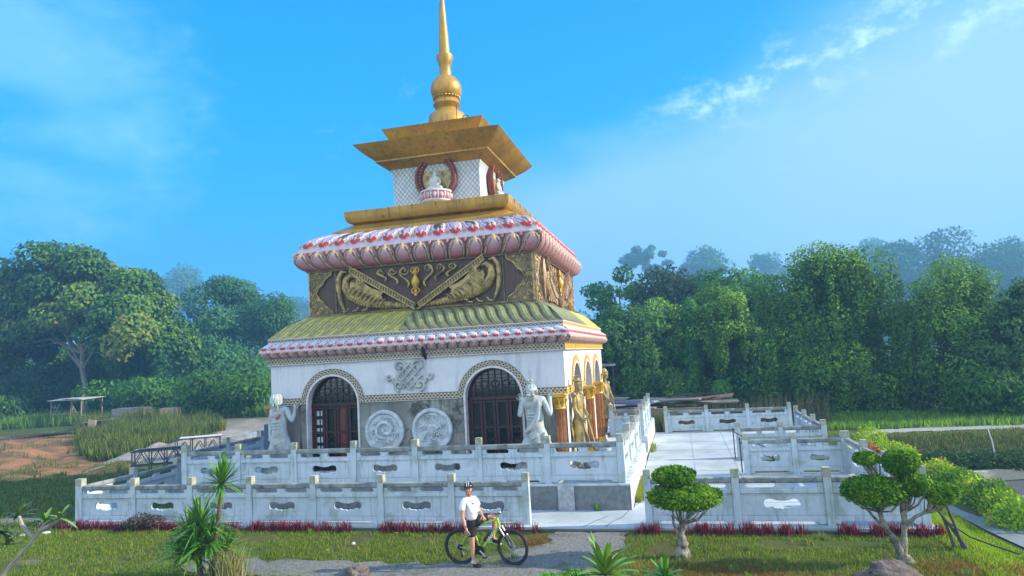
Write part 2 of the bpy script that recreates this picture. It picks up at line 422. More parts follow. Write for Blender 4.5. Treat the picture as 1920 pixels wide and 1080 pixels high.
base = t.mix(t.m('MULTIPLY', streak, .75), base, (.50 * SK, .72 * SK, .90 * SK))
# soft cloud on the upper left
cl = t.m('MULTIPLY', t.step(t.m('ADD', dot(pxdir(20, 185)), t.m('MULTIPLY', t.m('SUBTRACT', n_sm, .5), .03)), .970, 1.0), t.step(n_big, .35, .62))
base = t.mix(t.m('MULTIPLY', cl, .30), base, (.36 * SK, .66 * SK, .92 * SK))
wisps = t.m('MULTIPLY', t.step(n_sm, .56, .8), t.step(n_big, .42, .62))
base = t.mix(t.m('MULTIPLY', wisps, .08), base, (.6 * SK, .8 * SK, .97 * SK))
# added pale fill light: unseen sky behind the camera whitened, and paler overhead
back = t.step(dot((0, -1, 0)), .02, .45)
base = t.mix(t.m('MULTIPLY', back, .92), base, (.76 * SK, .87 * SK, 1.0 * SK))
base = t.mix(t.m('MULTIPLY', t.step(dz, .62, .95), .6), base, (.50 * SK, .72 * SK, .98 * SK))
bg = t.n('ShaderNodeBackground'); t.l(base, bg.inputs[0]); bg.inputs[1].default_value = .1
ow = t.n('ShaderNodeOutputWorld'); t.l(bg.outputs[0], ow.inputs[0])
scene.view_settings.view_transform = 'Standard'; scene.view_settings.look = 'None'; scene.view_settings.exposure = 0; scene.view_settings.gamma = 1

# ------------------------------------------------------------------ the temple tower
CX, CY, Z0 = -8.19, 24.52, .78
tower = thing('temple_tower', 'tiered square Buddhist temple tower with gold spire, lotus petal cornices and arched doors', 'temple', (CX, CY, Z0))
OFF = (0, 0, -Z0)
SIDES = [lambda u, o, z: (u, -o, z), lambda u, o, z: (o, u, z), lambda u, o, z: (-u, o, z), lambda u, o, z: (-o, -u, z)]
def tp(mb, name, mats, parent=tower, label=None, smooth=40, fix=True):
    return mb.build(name, mats, parent, label, smooth, fix, OFF)
def ringloft(mb, prof, m=0, cap0=False, cap1=False):
    vs = [(sx * h, sy * h, z) for h, z in prof for sx, sy in ((-1, -1), (1, -1), (1, 1), (-1, 1))]
    fs = [(i * 4 + k, i * 4 + (k + 1) % 4, i * 4 + 4 + (k + 1) % 4, i * 4 + 4 + k) for i in range(len(prof) - 1) for k in range(4)]
    if cap0: fs.append((3, 2, 1, 0))
    if cap1: b = (len(prof) - 1) * 4; fs.append((b, b + 1, b + 2, b + 3))
    return mb.add(vs, fs, m)

WH = 4.87          # half width of the ground storey
AR, ARO, ZS, BAY = .88, 1.11, 3.11, 2.66
def arch_pts(c, r, zs, zb, n=20):
    return [(c + r, zb)] + [(c + r * math.cos(PI * k / n), zs + r * math.sin(PI * k / n)) for k in range(n + 1)] + [(c - r, zb)]
def wallface(side, z0, z1, arches, th=.34, bandz=None):
    """one face of the ground storey with arched openings cut right through"""
    W = WH - .002
    outer = [(-W, z0), (W, z0), (W, z1), (-W, z1)]
    holes = [arch_pts(c, AR, ZS, z0 + .02)[::-1] for c in arches]
    vs, fs = plate(outer, holes, th)
    return [side(x, WH - th / 2 + z, y) for x, y, z in vs], fs
# front and back: stained plaster up to the braid, pale wall above; sides all pale
def lowupper(side, arches, mats, nm):
    W = WH - .002; th = .34
    for a, b, mt, tag_ in ((Z0, 3.2, mats[0], 'lower_wall'), (3.2, 4.42, mats[1], 'wall')):
        if tag_ == 'wall':
            outer = [(-W, a), ]
            for c in sorted(arches):
                outer += [(c - AR * math.cos(math.asin((a - ZS) / AR)), a)]
                n = 22; s0 = math.asin((a - ZS) / AR)
                outer += [(c - AR * math.cos(s0 + (PI - 2 * s0) * k / n), ZS + AR * math.sin(s0 + (PI - 2 * s0) * k / n)) for k in range(1, n)]
                outer += [(c + AR * math.cos(s0), a)]
            outer += [(W, a), (W, b), (-W, b)]
            vs, fs = plate(outer, [], th)
            mb = MB().add([side(x, WH - th / 2 + z, y) for x, y, z in vs], fs)
        else:
            xs = [-W] + [v for c in sorted(arches) for v in (c - AR, c + AR)] + [W]
            mb = MB()
            for k in range(0, len(xs), 2):
                c0, c1 = xs[k], xs[k + 1]
                o0, o1 = WH - th, WH
                q = [side(c0, o0, a), side(c1, o0, a), side(c1, o1, a), side(c0, o1, a), side(c0, o0, b), side(c1, o0, b), side(c1, o1, b), side(c0, o1, b)]
                mb = MB().add(q, [(0, 1, 2, 3), (4, 5, 6, 7), (0, 1, 5, 4), (1, 2, 6, 5), (2, 3, 7, 6), (3, 0, 4, 7)])
                tp(mb, tag_, mt, smooth=0)
        if tag_ == 'wall': tp(mb, tag_, mt, smooth=0)
FA = (-BAY, BAY); SA = (-BAY, 0.05, BAY)
lowupper(SIDES[0], FA, (STAINED, WHITE), 'front')
lowupper(SIDES[1], SA, (SUNWALL, SUNWALL), 'right')
lowupper(SIDES[3], SA, (WHITE, WHITE), 'left')
mb = MB().box((0, WH - .17, (Z0 + 4.42) / 2), (2 * WH - .7, .34, 4.42 - Z0)); tp(mb, 'back_wall', WHITE, smooth=0)
mb = MB(); ringloft(mb, [(5.05, Z0), (5.05, Z0 + .10), (4.93, Z0 + .12), (4.93, Z0 + .20)], 0, True, True); tp(mb, 'plinth', PALEST, smooth=0)
mb = MB().box((0, 0, 4.36), (9.0, 9.0, .06)); tp(mb, 'ceiling', WHITE, smooth=0)

# braid borders: along the springing line and round each arch, top bands
def braid_face(side, arches, mat, nm='arch_border'):
    o = WH + .035; segs = []
    mb = MB(); z0, z1 = ZS, ZS + .22; u = 0
    xs = [-WH - .04] + [v for c in sorted(arches) for v in (c - ARO, c + ARO)] + [WH + .04]
    for k in range(0, len(xs), 2):
        a, b = xs[k], xs[k + 1]
        if b - a < .1: continue
        mb.strip([side(a, o, z0), side(b, o, z0)], [side(a, o, z1), side(b, o, z1)], [a, b])
        mb.strip([side(a, WH, z0), side(b, WH, z0)], [side(a, o, z0), side(b, o, z0)], [0, .001])
        mb.strip([side(a, WH, z1), side(b, WH, z1)], [side(a, o, z1), side(b, o, z1)], [0, .001])
    for c in arches:
        n = 36; th = [PI * k / n for k in range(n + 1)]
        lo = [side(c - .93 * math.cos(x), o + .01, ZS + .93 * math.sin(x)) for x in th]; hi = [side(c - ARO * math.cos(x), o + .01, ZS + ARO * math.sin(x)) for x in th]
        us = [1.02 * x for x in th]
        mb.strip(lo, hi, us)
        base = [side(c - ARO * math.cos(x), WH, ZS + ARO * math.sin(x)) for x in th]
        mb.strip(hi, base, [0.] * (n + 1))
    tp(mb, nm, mat, fix=False, smooth=0)
    # pale inner reveal moulding of each arch
    for c in arches:
        mb = MB()
        n = 30
        pts = [(c + .93, Z0 + .1)] + [(c + .93 * math.cos(PI * k / n), ZS + .93 * math.sin(PI * k / n)) for k in range(n + 1)] + [(c - .93, Z0 + .1)]
        inn = [(c + .872, Z0 + .1)] + [(c + .872 * math.cos(PI * k / n), ZS + .872 * math.sin(PI * k / n)) for k in range(n + 1)] + [(c - .872, Z0 + .1)]
        N = len(pts); vs = [side(x, WH + .05, z) for x, z in pts] + [side(x, WH + .05, z) for x, z in inn] + [side(x, WH - .3, z) for x, z in inn] + [side(x, WH, z) for x, z in pts]
        fs = []
        for i in range(N - 1):
            fs += [(i, i + 1, N + i + 1, N + i), (N + i, N + i + 1, 2 * N + i + 1, 2 * N + i), (3 * N + i, 3 * N + i + 1, i + 1, i)]
        mb.add(vs, fs)
        tp(mb, 'arch_reveal', SUNWALL if side is SIDES[1] else WLOT)
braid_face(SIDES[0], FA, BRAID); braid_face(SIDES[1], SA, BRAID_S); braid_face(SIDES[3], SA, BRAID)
def band(h, z0, z1, mats, nm, h1=None):
    h1 = h1 or h
    for k, sd in enumerate(SIDES):
        if k == 2: continue
        mb = MB(); mb.strip([sd(-h, h, z0), sd(h, h, z0)], [sd(-h1, h1, z1), sd(h1, h1, z1)], [0, 2 * h])
        tp(mb, nm, mats[1] if k == 1 else mats[0], fix=False, smooth=0)
    mb = MB(); ringloft(mb, [(h - .2, z0), (h + .003, z0 - .001), (h + .02, z0 + .012), (h + .02, z0 + .03), (h + .003, z0 + .035)]); ringloft(mb, [(h1 + .003, z1 - .035), (h1 + .02, z1 - .02), (h1 + .02, z1), (h1 - .3, z1 + .01)])
    tp(mb, nm + '_edge', GOLDB if nm == 'x' else WLOT, smooth=0)
# braided band under the lower lotus cornice, patterned band under the tiles
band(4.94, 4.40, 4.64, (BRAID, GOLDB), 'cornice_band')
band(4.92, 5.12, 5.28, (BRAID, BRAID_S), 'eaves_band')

# lotus cornices -------------------------------------------------------------
def polyprof(pts, n):
    P = np.array(pts, float); d = np.r_[0, np.cumsum(np.hypot(*np.diff(P, axis=0).T))]
    s = np.linspace(0, d[-1], n); q = np.c_[np.interp(s, d, P[:, 0]), np.interp(s, d, P[:, 1])]
    g = np.gradient(q, axis=0); nr = np.c_[-g[:, 1], g[:, 0]]; nr /= np.linalg.norm(nr, axis=1)[:, None] + 1e-9
    for _ in range(2):
        q[1:-1] = (q[:-2] + 2 * q[1:-1] + q[2:]) / 4
    return q, nr, s / d[-1], d[-1]
def lotus(name, prof, npet, ku, ns, split, H, seed, label=None, stain=True, sideseed=0):
    q, nr, s, L = polyprof(prof, ns)
    if nr[ns // 2, 0] < 0: nr = -nr
    R = np.random.default_rng(seed)
    for k, sd in enumerate(SIDES):
        if k == 2:
            mb = MB(); mb.add([sd(x * h, h, z) for h, z in q for x in (-1, 1)], [(2 * i, 2 * i + 1, 2 * i + 3, 2 * i + 2) for i in range(ns - 1)]); tp(mb, name + '_back', PETAL, fix=False); mb.c = None; continue
        nu = npet * ku + 1; un = np.linspace(-1, 1, nu)
        st = R.random(npet + 1)
        mb = MB(); V = []; C = []
        for i in range(ns):
            for j in range(nu):
                ph = (un[j] + 1) / 2 * npet
                if s[i] < split:
                    b = s[i] / split; ph2 = ph + .16 * (1 - b) ** 1.5; pi = int(ph2) % (npet + 1)
                    a = (ph2 - math.floor(ph2)) * 2 - 1
                    e = abs(a) / .98 if b < .48 else math.hypot(a, (b - .48) / .47) / .98
                    if e < 1:
                        d = H * (.30 + .70 * math.sqrt(1 - e * e)) * (.45 + .55 * min(1, b * 1.6))
                        if e < .60:
                            mixw = .5 + .5 * math.sin(ph * 5.1 + b * 4); c = lerp((.30, .34, .56), (.44, .34, .48), mixw) if H > .08 else (.50, .54, .70)
                            nz = mn.noise(Vector((ph * 2.2, b * 3.1, seed + k * 9))) + (st[pi] - .42) * 1.3
                            if stain and nz > -.02 and e < .54: c = lerp(c, (.045, .05, .045), min(1, (nz + .02) * 6))
                        elif e < .67: c = (.10, .07, .08); d -= H * .12
                        elif e < .84: c = (.70, .62, .66)
                        elif e < .90: c = (.16, .11, .12); d -= H * .1
                        else: c = (.60, .48, .52)
                        if b > .74 and e > .66 and abs(a) < .62: c = (.42, .01, .025)
                        if .66 < b < .84 and abs(a) < .11: c = (.66, .42, .14); d += H * .2
                    else:
                        d = 0; c = (.16, .09, .10) if b < .62 else (.58, .48, .54)
                        if abs(a) > .80 and .76 < b < .90: c = (.42, .22, .12); d = H * .45
                        if b > .95: c = (.55, .46, .52)
                else:
                    b = (s[i] - split) / (1 - split)
                    a = (ph - math.floor(ph)) * 2 - 1
                    e = abs(a) / .98 if b > .58 else math.hypot(a, (.58 - b) / .50) / .98
                    if e < 1:
                        d = H * (.25 + .75 * math.sqrt(1 - e * e)) * math.sin(PI * (.22 + .72 * b))
                        if e < .62: g = min(1, max(0, (b - .30) * 1.5)); c = lerp((.50, .34, .38), ((.46, .07, .11) if H > .08 else (.24, .09, .10)), g)
                        elif e < .70: c = (.10, .05, .045)
                        elif e < .84: c = (.48, .34, .28)
                        elif e < .91: c = (.12, .06, .05)
                        else: c = (.36, .18, .15)
                        if b < .36 and abs(a) < .12: c = (.66, .42, .14); d += H * .2
                    else:
                        d = 0; c = (.12, .045, .04) if b > .12 else (.55, .45, .50)
                        if abs(a) > .82 and .10 < b < .26: c = (.50, .26, .16); d = H * .5
                h, z = q[i, 0] + nr[i, 0] * d, q[i, 1] + nr[i, 1] * d
                V.append(sd(un[j] * h, h, z)); C.append(c)
        mb.add(V, [(i * nu + j, i * nu + j + 1, (i + 1) * nu + j + 1, (i + 1) * nu + j) for i in range(ns - 1) for j in range(nu - 1)])
        mb.c = C; tp(mb, name, PETAL, fix=False, smooth=60)
lotus('upper_lotus_cornice', [(3.40, 8.84), (3.66, 8.74), (3.93, 8.58), (4.12, 8.38), (4.24, 8.16), (4.28, 7.98), (4.24, 7.84), (4.15, 7.70), (4.02, 7.60), (3.90, 7.56)], 14, 22, 52, .53, .11, 3)
lotus('lower_lotus_cornice', [(4.88, 5.12), (4.98, 5.05), (5.08, 4.95), (5.13, 4.87), (5.11, 4.78), (5.02, 4.68), (4.93, 4.63)], 30, 14, 34, .5, .07, 5, stain=False)

# tiled skirt roof ------------------------------------------------------------
def skirt():
    q, nr, s, L = polyprof([(3.93, 5.98), (4.14, 5.90), (4.38, 5.74), (4.62, 5.53), (4.80, 5.35), (4.93, 5.27)], 34)
    if nr[15, 1] < 0: nr = -nr
    for k, sd in enumerate(SIDES):
        if k == 2: continue
        nu = 420 if k == 0 else 300; un = np.linspace(-1, 1, nu); V = []; C = []
        for i in range(34):
            for j in range(nu):
                u = un[j] * q[i, 0]; left = (un[j] + .05 * (s[i] - .5) < -.04)
                sg = -1 if left else 1
                sm = s[i] * L
                P = (u - sg * (.62 * sm + .05 * math.sin(2 * PI * s[i]))) / (.44 if left else .34)
                f = P - math.floor(P); lobe = math.sin(PI * f) ** .7
                fine = .5 + .5 * math.cos(2 * PI * f * 4)
                d = (.055 if left else .042) * lobe * math.sin(PI * (.1 + .85 * s[i])) + .012 * fine
                yel = left if k != 1 else (un[j] > .18)
                if k == 3: yel = un[j] > 0
                if yel:
                    c = (.20, .19, .06)
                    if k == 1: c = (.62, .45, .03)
                    if fine > .55: c = (.46, .42, .10)
                    vein = math.exp(-((f - .5) / .10) ** 2) * max(0, math.sin(PI * ((s[i] * 1.6) % 1.)))
                    if vein > .5: c = (.80, .60, .03)
                else:
                    c = (.13, .125, .055)
                    g = max(0, math.sin(PI * min(1, s[i] * 1.25 - .15))) * max(0, 1 - abs(f - .55) / .36)
                    c = tuple(x * (1 - g) + y * g for x, y in zip(c, (.24, .30, .12)))
                    if fine > .6: c = tuple(x * 1.5 for x in c)
                    if f < .09: c = (.02, .025, .018)
                V.append(sd(un[j] * (q[i, 0] + nr[i, 0] * d), q[i, 0] + nr[i, 0] * d, q[i, 1] + nr[i, 1] * d)); C.append(c)
        mb = MB(); mb.add(V, [(i * nu + j, i * nu + j + 1, (i + 1) * nu + j + 1, (i + 1) * nu + j) for i in range(33) for j in range(nu - 1)])
        mb.c = C; tp(mb, 'tile_roof', TILE, fix=False, smooth=60)
skirt()

# frieze storey ----------------------------------------------------------------
mb = MB(); ringloft(mb, [(3.92, 5.90), (3.92, 7.60)]); tp(mb, 'frieze_wall', BROWN, smooth=0)
mb = MB()
ringloft(mb, [(3.92, 5.99), (4.0, 5.99), (4.0, 6.04), (3.92, 6.05)]); ringloft(mb, [(3.92, 7.50), (4.0, 7.51), (4.0, 7.57), (3.9, 7.58)])
tp(mb, 'frieze_moulding', RELD, smooth=0)
def spiral(c, r0, turns, n=26, a0=0, sgn=1):
    return [(c[0] + r0 * (1 - .86 * k / n) * math.cos(a0 + sgn * 2 * PI * turns * k / n), c[1] + r0 * (1 - .86 * k / n) * math.sin(a0 + sgn * 2 * PI * turns * k / n)) for k in range(n + 1)]
def rel(mb, side, pts, r, o=3.93, m=0, n=6, flat=1.):
    mb.tube([side(u, o, z) for u, z in pts], r, n, m)
def frieze(side, gold, first):
    # beams crossing as a wide V, with studs
    for s in (-1, 1):
        mb = MB()
        a, b = (s * 2.35, 7.50), (s * .06, 6.10)
        mb.bar(side(a[0], 4.0, a[1]), side(b[0], 4.0, b[1]), .20, .14, 0, up=side(0, 1, 0))
        mb.bar(side(a[0], 4.03, a[1] + .10), side(b[0], 4.03, b[1] + .10), .035, .16, 1, up=side(0, 1, 0))
        mb.bar(side(a[0], 4.03, a[1] - .10), side(b[0], 4.03, b[1] - .10), .035, .16, 1, up=side(0, 1, 0))
        for k in range(26):
            f = (k + .5) / 26; u, z = a[0] + (b[0] - a[0]) * f, a[1] + (b[1] - a[1]) * f
            mb.bar(side(u - .0, 4.08, z + .07), side(u + s * .035, 4.08, z - .07), .028, .03, 1, up=side(0, 1, 0))
        tp(mb, 'crossed_beam', (RELD, gold))
    # upright double sceptre in the middle
    mb = MB()
    prof = [(.0, 0), (.05, .02), (.03, .08), (.06, .12), (.07, .16), (.04, .2), (.05, .24), (.11, .36), (.14, .46), (.11, .56), (.05, .66), (.04, .70), (.09, .74), (.10, .78), (.05, .84), (.06, .9), (0, .98)]
    c = side(0, 4.08, 6.42)
    mb.lathe(prof, c, 14)
    for s in (-1, 1):
        for zc in (6.60, 7.27):
            mb.tube([side(s * (.04 + .10 * math.sin(PI * k / 8)), 4.10, zc - .11 + .22 * k / 8) for k in range(9)], .017, 6)
    tp(mb, 'sceptre_relief', GOLDB)
    # dragon-fish on both sides
    for s in (-1, 1):
        mb = MB()
        # neck and back: rises from the lower middle, curls up and over at the outer end
        path = [(s * .25, 6.12), (s * .7, 6.18), (s * 1.2, 6.24), (s * 1.65, 6.30), (s * 2.05, 6.42), (s * 2.38, 6.62), (s * 2.56, 6.90), (s * 2.55, 7.15), (s * 2.38, 7.30), (s * 2.14, 7.28), (s * 2.03, 7.12)]
        rr = [.05, .10, .13, .15, .16, .17, .15, .12, .09, .07, .05]
        P = []; RR = []
        for i in range(len(path) - 1):
            for q in (0, .25, .5, .75):
                P.append(tuple(path[i][z] * (1 - q) + path[i + 1][z] * q for z in (0, 1))); RR.append(rr[i] * (1 - q) + rr[i + 1] * q)
        pts = [Vector(side(u, 3.95, z)) for u, z in P]
        mb.tube(pts, RR, 12, 0)
        # scales as small studs along the belly
        for i, (u, z) in enumerate(P[:26]):
            for k in range(-2, 3):
                rr_ = RR[i]; zz = z + k * rr_ * .36
                mb.sph(side(u + (k % 2) * .03, 3.95 + math.sqrt(max(0, rr_ ** 2 - (zz - z) ** 2)) * .98, zz), .032, 0, 6, 4)
        # spines, fins, tail plume
        for i in range(9):
            t_ = i / 8; u0 = s * (1.25 + 1.1 * t_); z0 = 6.10 + .5 * t_ ** 1.5
            rel(mb, side, [(u0 - s * q * .22, z0 + .34 * q - .16 * q * q + .12) for q in np.linspace(0, 1, 6)], [.03, .035, .03, .025, .018, .008], 4.16, 0)
        fin = [(s * 2.30, 7.34), (s * 2.12, 7.28), (s * 1.90, 7.10), (s * 1.66, 6.86), (s * 1.42, 6.74), (s * 1.12, 6.66), (s * 1.22, 6.54), (s * 1.18, 6.40), (s * 1.42, 6.34), (s * 1.75, 6.30), (s * 2.08, 6.44), (s * 2.28, 6.66), (s * 2.36, 6.95), (s * 2.30, 7.10), (s * 2.16, 7.02), (s * 2.10, 7.14), (s * 2.22, 7.24)]
        vs, fs = plate([(x * s, z) for x, z in fin] if s > 0 else [(x * s, z) for x, z in fin], [], .10, .02)
        mb.add([side(x * s, 4.06 + zz, z) for x, z, zz in vs], fs, 0)
        for k in range(9): rel(mb, side, [(s * (1.30 + .10 * k + .10 * q * q), 6.34 + .05 * k + (.20 + .022 * k) * q) for q in np.linspace(0, 1, 5)], .016, 4.12, 1, 5)
        plume = [(s * 2.62, 6.15), (s * 2.76, 6.5), (s * 2.82, 6.9), (s * 2.80, 7.25), (s * 2.66, 7.46), (s * 2.5, 7.42)]
        rel(mb, side, plume, [.04, .07, .09, .09, .07, .03], 4.0, 0)
        rel(mb, side, spiral((s * 1.98, 7.05), .13, 1.3, 20, PI / 2, s), .03, 4.12, 1)
        for k in range(3): rel(mb, side, [(s * (1.7 + .35 * k), 6.2), (s * (1.78 + .35 * k), 6.1), (s * (1.92 + .35 * k), 6.08)], .03, 4.1, 1)
        tp(mb, 'dragon_fish_relief', (gold, gold))
        # ribbons in the upper middle field
        mb = MB()
        for c, r in ((s * .42, .16), (s * .82, .12), (s * 1.22, .10)):
            rel(mb, side, [(c + s * .16 * math.sin(q * 2 * PI * .9), 7.42 - .62 * q * (1.35 - abs(c) * .55)) for q in np.linspace(0, 1, 14)], [.02] + [.038] * 12 + [.01], 4.0)
            rel(mb, side, spiral((c, 7.32 - .1 * r), r, 1.2, 18, 0, s), .018, 4.0)
        tp(mb, 'ribbon_relief', (RELG,) if gold is not RELS else (gold,))
        # cloud-shaped corner bracket with scrolls
        mb = MB()
        edge = [(3.05, 7.52), (3.10, 7.38), (3.24, 7.30), (3.32, 7.22), (3.40, 7.08), (3.52, 7.0), (3.60, 6.88), (3.66, 6.78), (3.60, 6.68), (3.52, 6.56), (3.40, 6.48), (3.32, 6.34), (3.22, 6.26), (3.08, 6.18), (3.03, 6.04)]
        out = edge + [(3.90, 6.04), (3.90, 7.52)]
        vs, fs = plate([(x, z) for x, z in out], [], .05)
        mb.add([side(x * s, 3.94 + zz, z) for x, z, zz in vs], fs, 0)
        rel(mb, side, [(s * x, z) for x, z in edge], .026, 3.98, 1); rel(mb, side, [(s * (x + .09), 6.78 + (z - 6.78) * .93) for x, z in edge], .018, 3.98, 1)
        for (x, z, r, a) in ((3.75, 7.36, .12, 0), (3.48, 7.34, .09, 1), (3.78, 7.08, .11, 2), (3.76, 6.80, .12, 0), (3.77, 6.52, .11, 2), (3.50, 6.22, .09, 1), (3.75, 6.24, .12, 3), (3.30, 7.44, .05, 0), (3.28, 6.12, .05, 0), (3.60, 6.98, .06, 2), (3.60, 6.56, .06, 1), (3.62, 7.46, .05, 1), (3.62, 6.1, .05, 1)):
            rel(mb, side, spiral((s * x, z), r, 1.5, 22, a * PI / 2, s), .019, 3.985, 1, 5)
        mb.bar(side(s * 3.91, 3.95, 6.0), side(s * 3.91, 3.95, 7.56), .05, .09, 1, up=side(0, 1, 0))
        mb.bar(side(s * 2.94, 3.93, 6.0), side(s * 2.94, 3.93, 7.56), .035, .06, 0, up=side(0, 1, 0))
        tp(mb, 'scroll_bracket', (RELD if gold is not RELS else RELG, gold))
    # relief ground in lower field between beam and tile roof (scales)
    mb = MB()
    for i in range(54):
        u = -1.5 + 3. * i / 53
        for k in range(4):
            z = 6.05 + .045 * k
            if abs(u) < 1.5 - k * .12: mb.sph(side(u + .025 * (k % 2), 3.94, z), (.03, .03, .022), 0, 6, 4)
    tp(mb, 'scale_relief', RELG)
frieze(SIDES[0], RELG, True); frieze(SIDES[1], RELS, False)
# weathered crack with drip on the lower cornice
# upper gilded steps --------------------------------------------------------------
mb = MB(); ringloft(mb, [(3.30, 8.80), (3.34, 8.82), (3.34, 8.98), (3.30, 8.99), (2.86, 9.24), (2.76, 9.28)]); tp(mb, 'gilded_base', GOLD, smooth=30)
mb = MB(); ringloft(mb, [(2.72, 9.22), (2.80, 9.30), (2.92, 9.34), (2.99, 9.42), (3.02, 9.54), (3.03, 9.74), (2.95, 9.76), (2.0, 9.86), (1.5, 9.90)]); tp(mb, 'gilded_ledge', GOLD, smooth=30)
mb = MB(); ringloft(mb, [(1.66, 9.86), (1.67, 11.1), (1.74, 11.44), (1.80, 11.52)]); tp(mb, 'lattice_box', LATT, smooth=30)
mb = MB(); ringloft(mb, [(1.66, 11.40), (1.84, 11.50), (1.97, 11.58), (2.10, 11.66), (2.16, 11.68), (2.16, 11.74), (2.34, 11.86), (2.54, 12.02), (2.70, 12.18), (2.76, 12.26), (2.62, 12.28), (1.7, 12.42)]); tp(mb, 'roof', GOLD, label='lower of the two upturned gilded roof tiers', smooth=30)
mb = MB(); ringloft(mb, [(1.62, 12.38), (1.74, 12.58), (1.88, 12.82), (1.97, 12.98), (1.90, 13.0), (.3, 13.05)], 0, False, True); tp(mb, 'roof', GOLD, label='upper and smaller of the two upturned gilded roof tiers', smooth=30)
mb = MB()
for h0, z0, h1, z1, n in ((3.03, 9.60, 3.035, 9.74, 7), (2.20, 11.76, 2.72, 12.22, 6)):
    for sd in SIDES[:2]:
        for k in range(1, n):
            u = (2 * k / n - 1); mb.bar(sd(u * h0, h0 + .001, z0), sd(u * h1, h1 + .001, z1), .012, .01, 0, up=sd(0, 1, 0))
tp(mb, 'panel_seam', DKTIMB, smooth=0)
# spire
sp_ = MB().lathe([(.85, 12.98), (.80, 13.42), (.74, 13.86), (.66, 13.95), (.50, 14.05), (.43, 14.14), (.42, 14.17)], n=32)
spo = tp(sp_, 'spire_base', GOLD)
mb = MB().lathe([(.42, 14.12), (.50, 14.26), (.55, 14.33), (.50, 14.44), (.47, 14.52), (.50, 14.58)], n=32)
for k in range(24):
    a = 2 * PI * k / 24; mb.sph((.515 * math.cos(a), .515 * math.sin(a), 14.60), .045, 0, 6, 5)
tp(mb, 'beaded_collar', GOLD)
mb = MB().lathe([(.62 * math.sin(math.acos(max(-1, min(1, c)))), 14.96 + .62 * c) for c in np.linspace(-.62, .93, 20)], n=36); tp(mb, 'spire_ball', GOLD)
mb = MB().lathe([(.25, 15.46), (.235, 15.6), (.235, 15.95), (.25, 15.98), (.27, 16.08), (.335, 16.28), (.33, 16.38), (.25, 16.42), (.215, 16.44), (.20, 17.0), (.095, 18.72), (.055, 19.4), (.01, 20.3)], n=28); tp(mb, 'spire_needle', GOLD)
mb = MB().bar((.95, -1.75, 13.0), (.95, -1.75, 13.62), .018, .018); mb.tube([(1.3 + .13 * math.cos(a), -1.8, 13.0 + .13 * math.sin(a)) for a in np.linspace(0, PI, 9)], .015, 5); tp(mb, 'lightning_rod', IRON)

# niches with lotus seats ----------------------------------------------------------
def niche(side, cu):
    o0 = 1.66
    mb = MB()
    n = 40
    def ring(r, o, z=10.94, e=1.06): return [side(cu + r * math.cos(2 * PI * k / n), o, z + r * e * math.sin(2 * PI * k / n)) for k in range(n)]
    R = [(.64, o0), (.80, o0 + .05), (.82, o0 + .16), (.78, o0 + .26), (.70, o0 + .26), (.66, o0 + .18), (.60, o0 + .16), (.56, o0 + .04), (.55, o0 + .03)]
    vs = []
    for r, o in R: vs += ring(r, o)
    mb.add(vs, [(i * n + k, i * n + (k + 1) % n, (i + 1) * n + (k + 1) % n, (i + 1) * n + k) for i in range(len(R) - 1) for k in range(n)])
    fr = tp(mb, 'niche_frame', REDF)
    mb = MB().add(ring(.60, o0 + .035), [tuple(range(n))]); tp(mb, 'niche_back', RELG if side is SIDES[0] else GOLD, fr, smooth=0)
    mb = MB()
    for k in range(34):
        a = 2 * PI * k / 34 + .05
        if math.sin(a) < -.75: continue
        mb.sph(side(cu + .63 * math.cos(a), o0 + .2, 10.94 + .63 * 1.06 * math.sin(a)), .028, 0, 6, 4)
    tp(mb, 'bead_ring', RELG, fr)
    # lotus seat projecting from the wall
    mb = MB(); c = side(cu, o0 + .16, 9.98)
    mb.lathe([(.30, -.10), (.44, -.04), (.52, .0), (.55, .04), (.55, .08)], c, 28, 0); mb.lathe([(.56, .34), (.60, .36), (.60, .41), (.0, .42)], c, 28, 0)
    mb.lathe([(.50, .06), (.56, .2), (.54, .36)], c, 28, 1)
    for k in range(14):
        a = 2 * PI * (k + .5) / 14; d = Vector((math.cos(a), math.sin(a), 0))
        mb.tube([Vector(c) + d * .53 + Vector((0, 0, .06)), Vector(c) + d * .60 + Vector((0, 0, .2)), Vector(c) + d * .57 + Vector((0, 0, .36))], .022, 6, 0)
        a = 2 * PI * k / 14; d = Vector((math.cos(a), math.sin(a), 0))
        mb.sph(Vector(c) + d * .54 + Vector((0, 0, .2)), (.09, .09, .13), 1, 8, 6)
    tp(mb, 'lotus_seat', (WLOT, PLOT))
niche(SIDES[0], 0.05); niche(SIDES[1], 0.05)

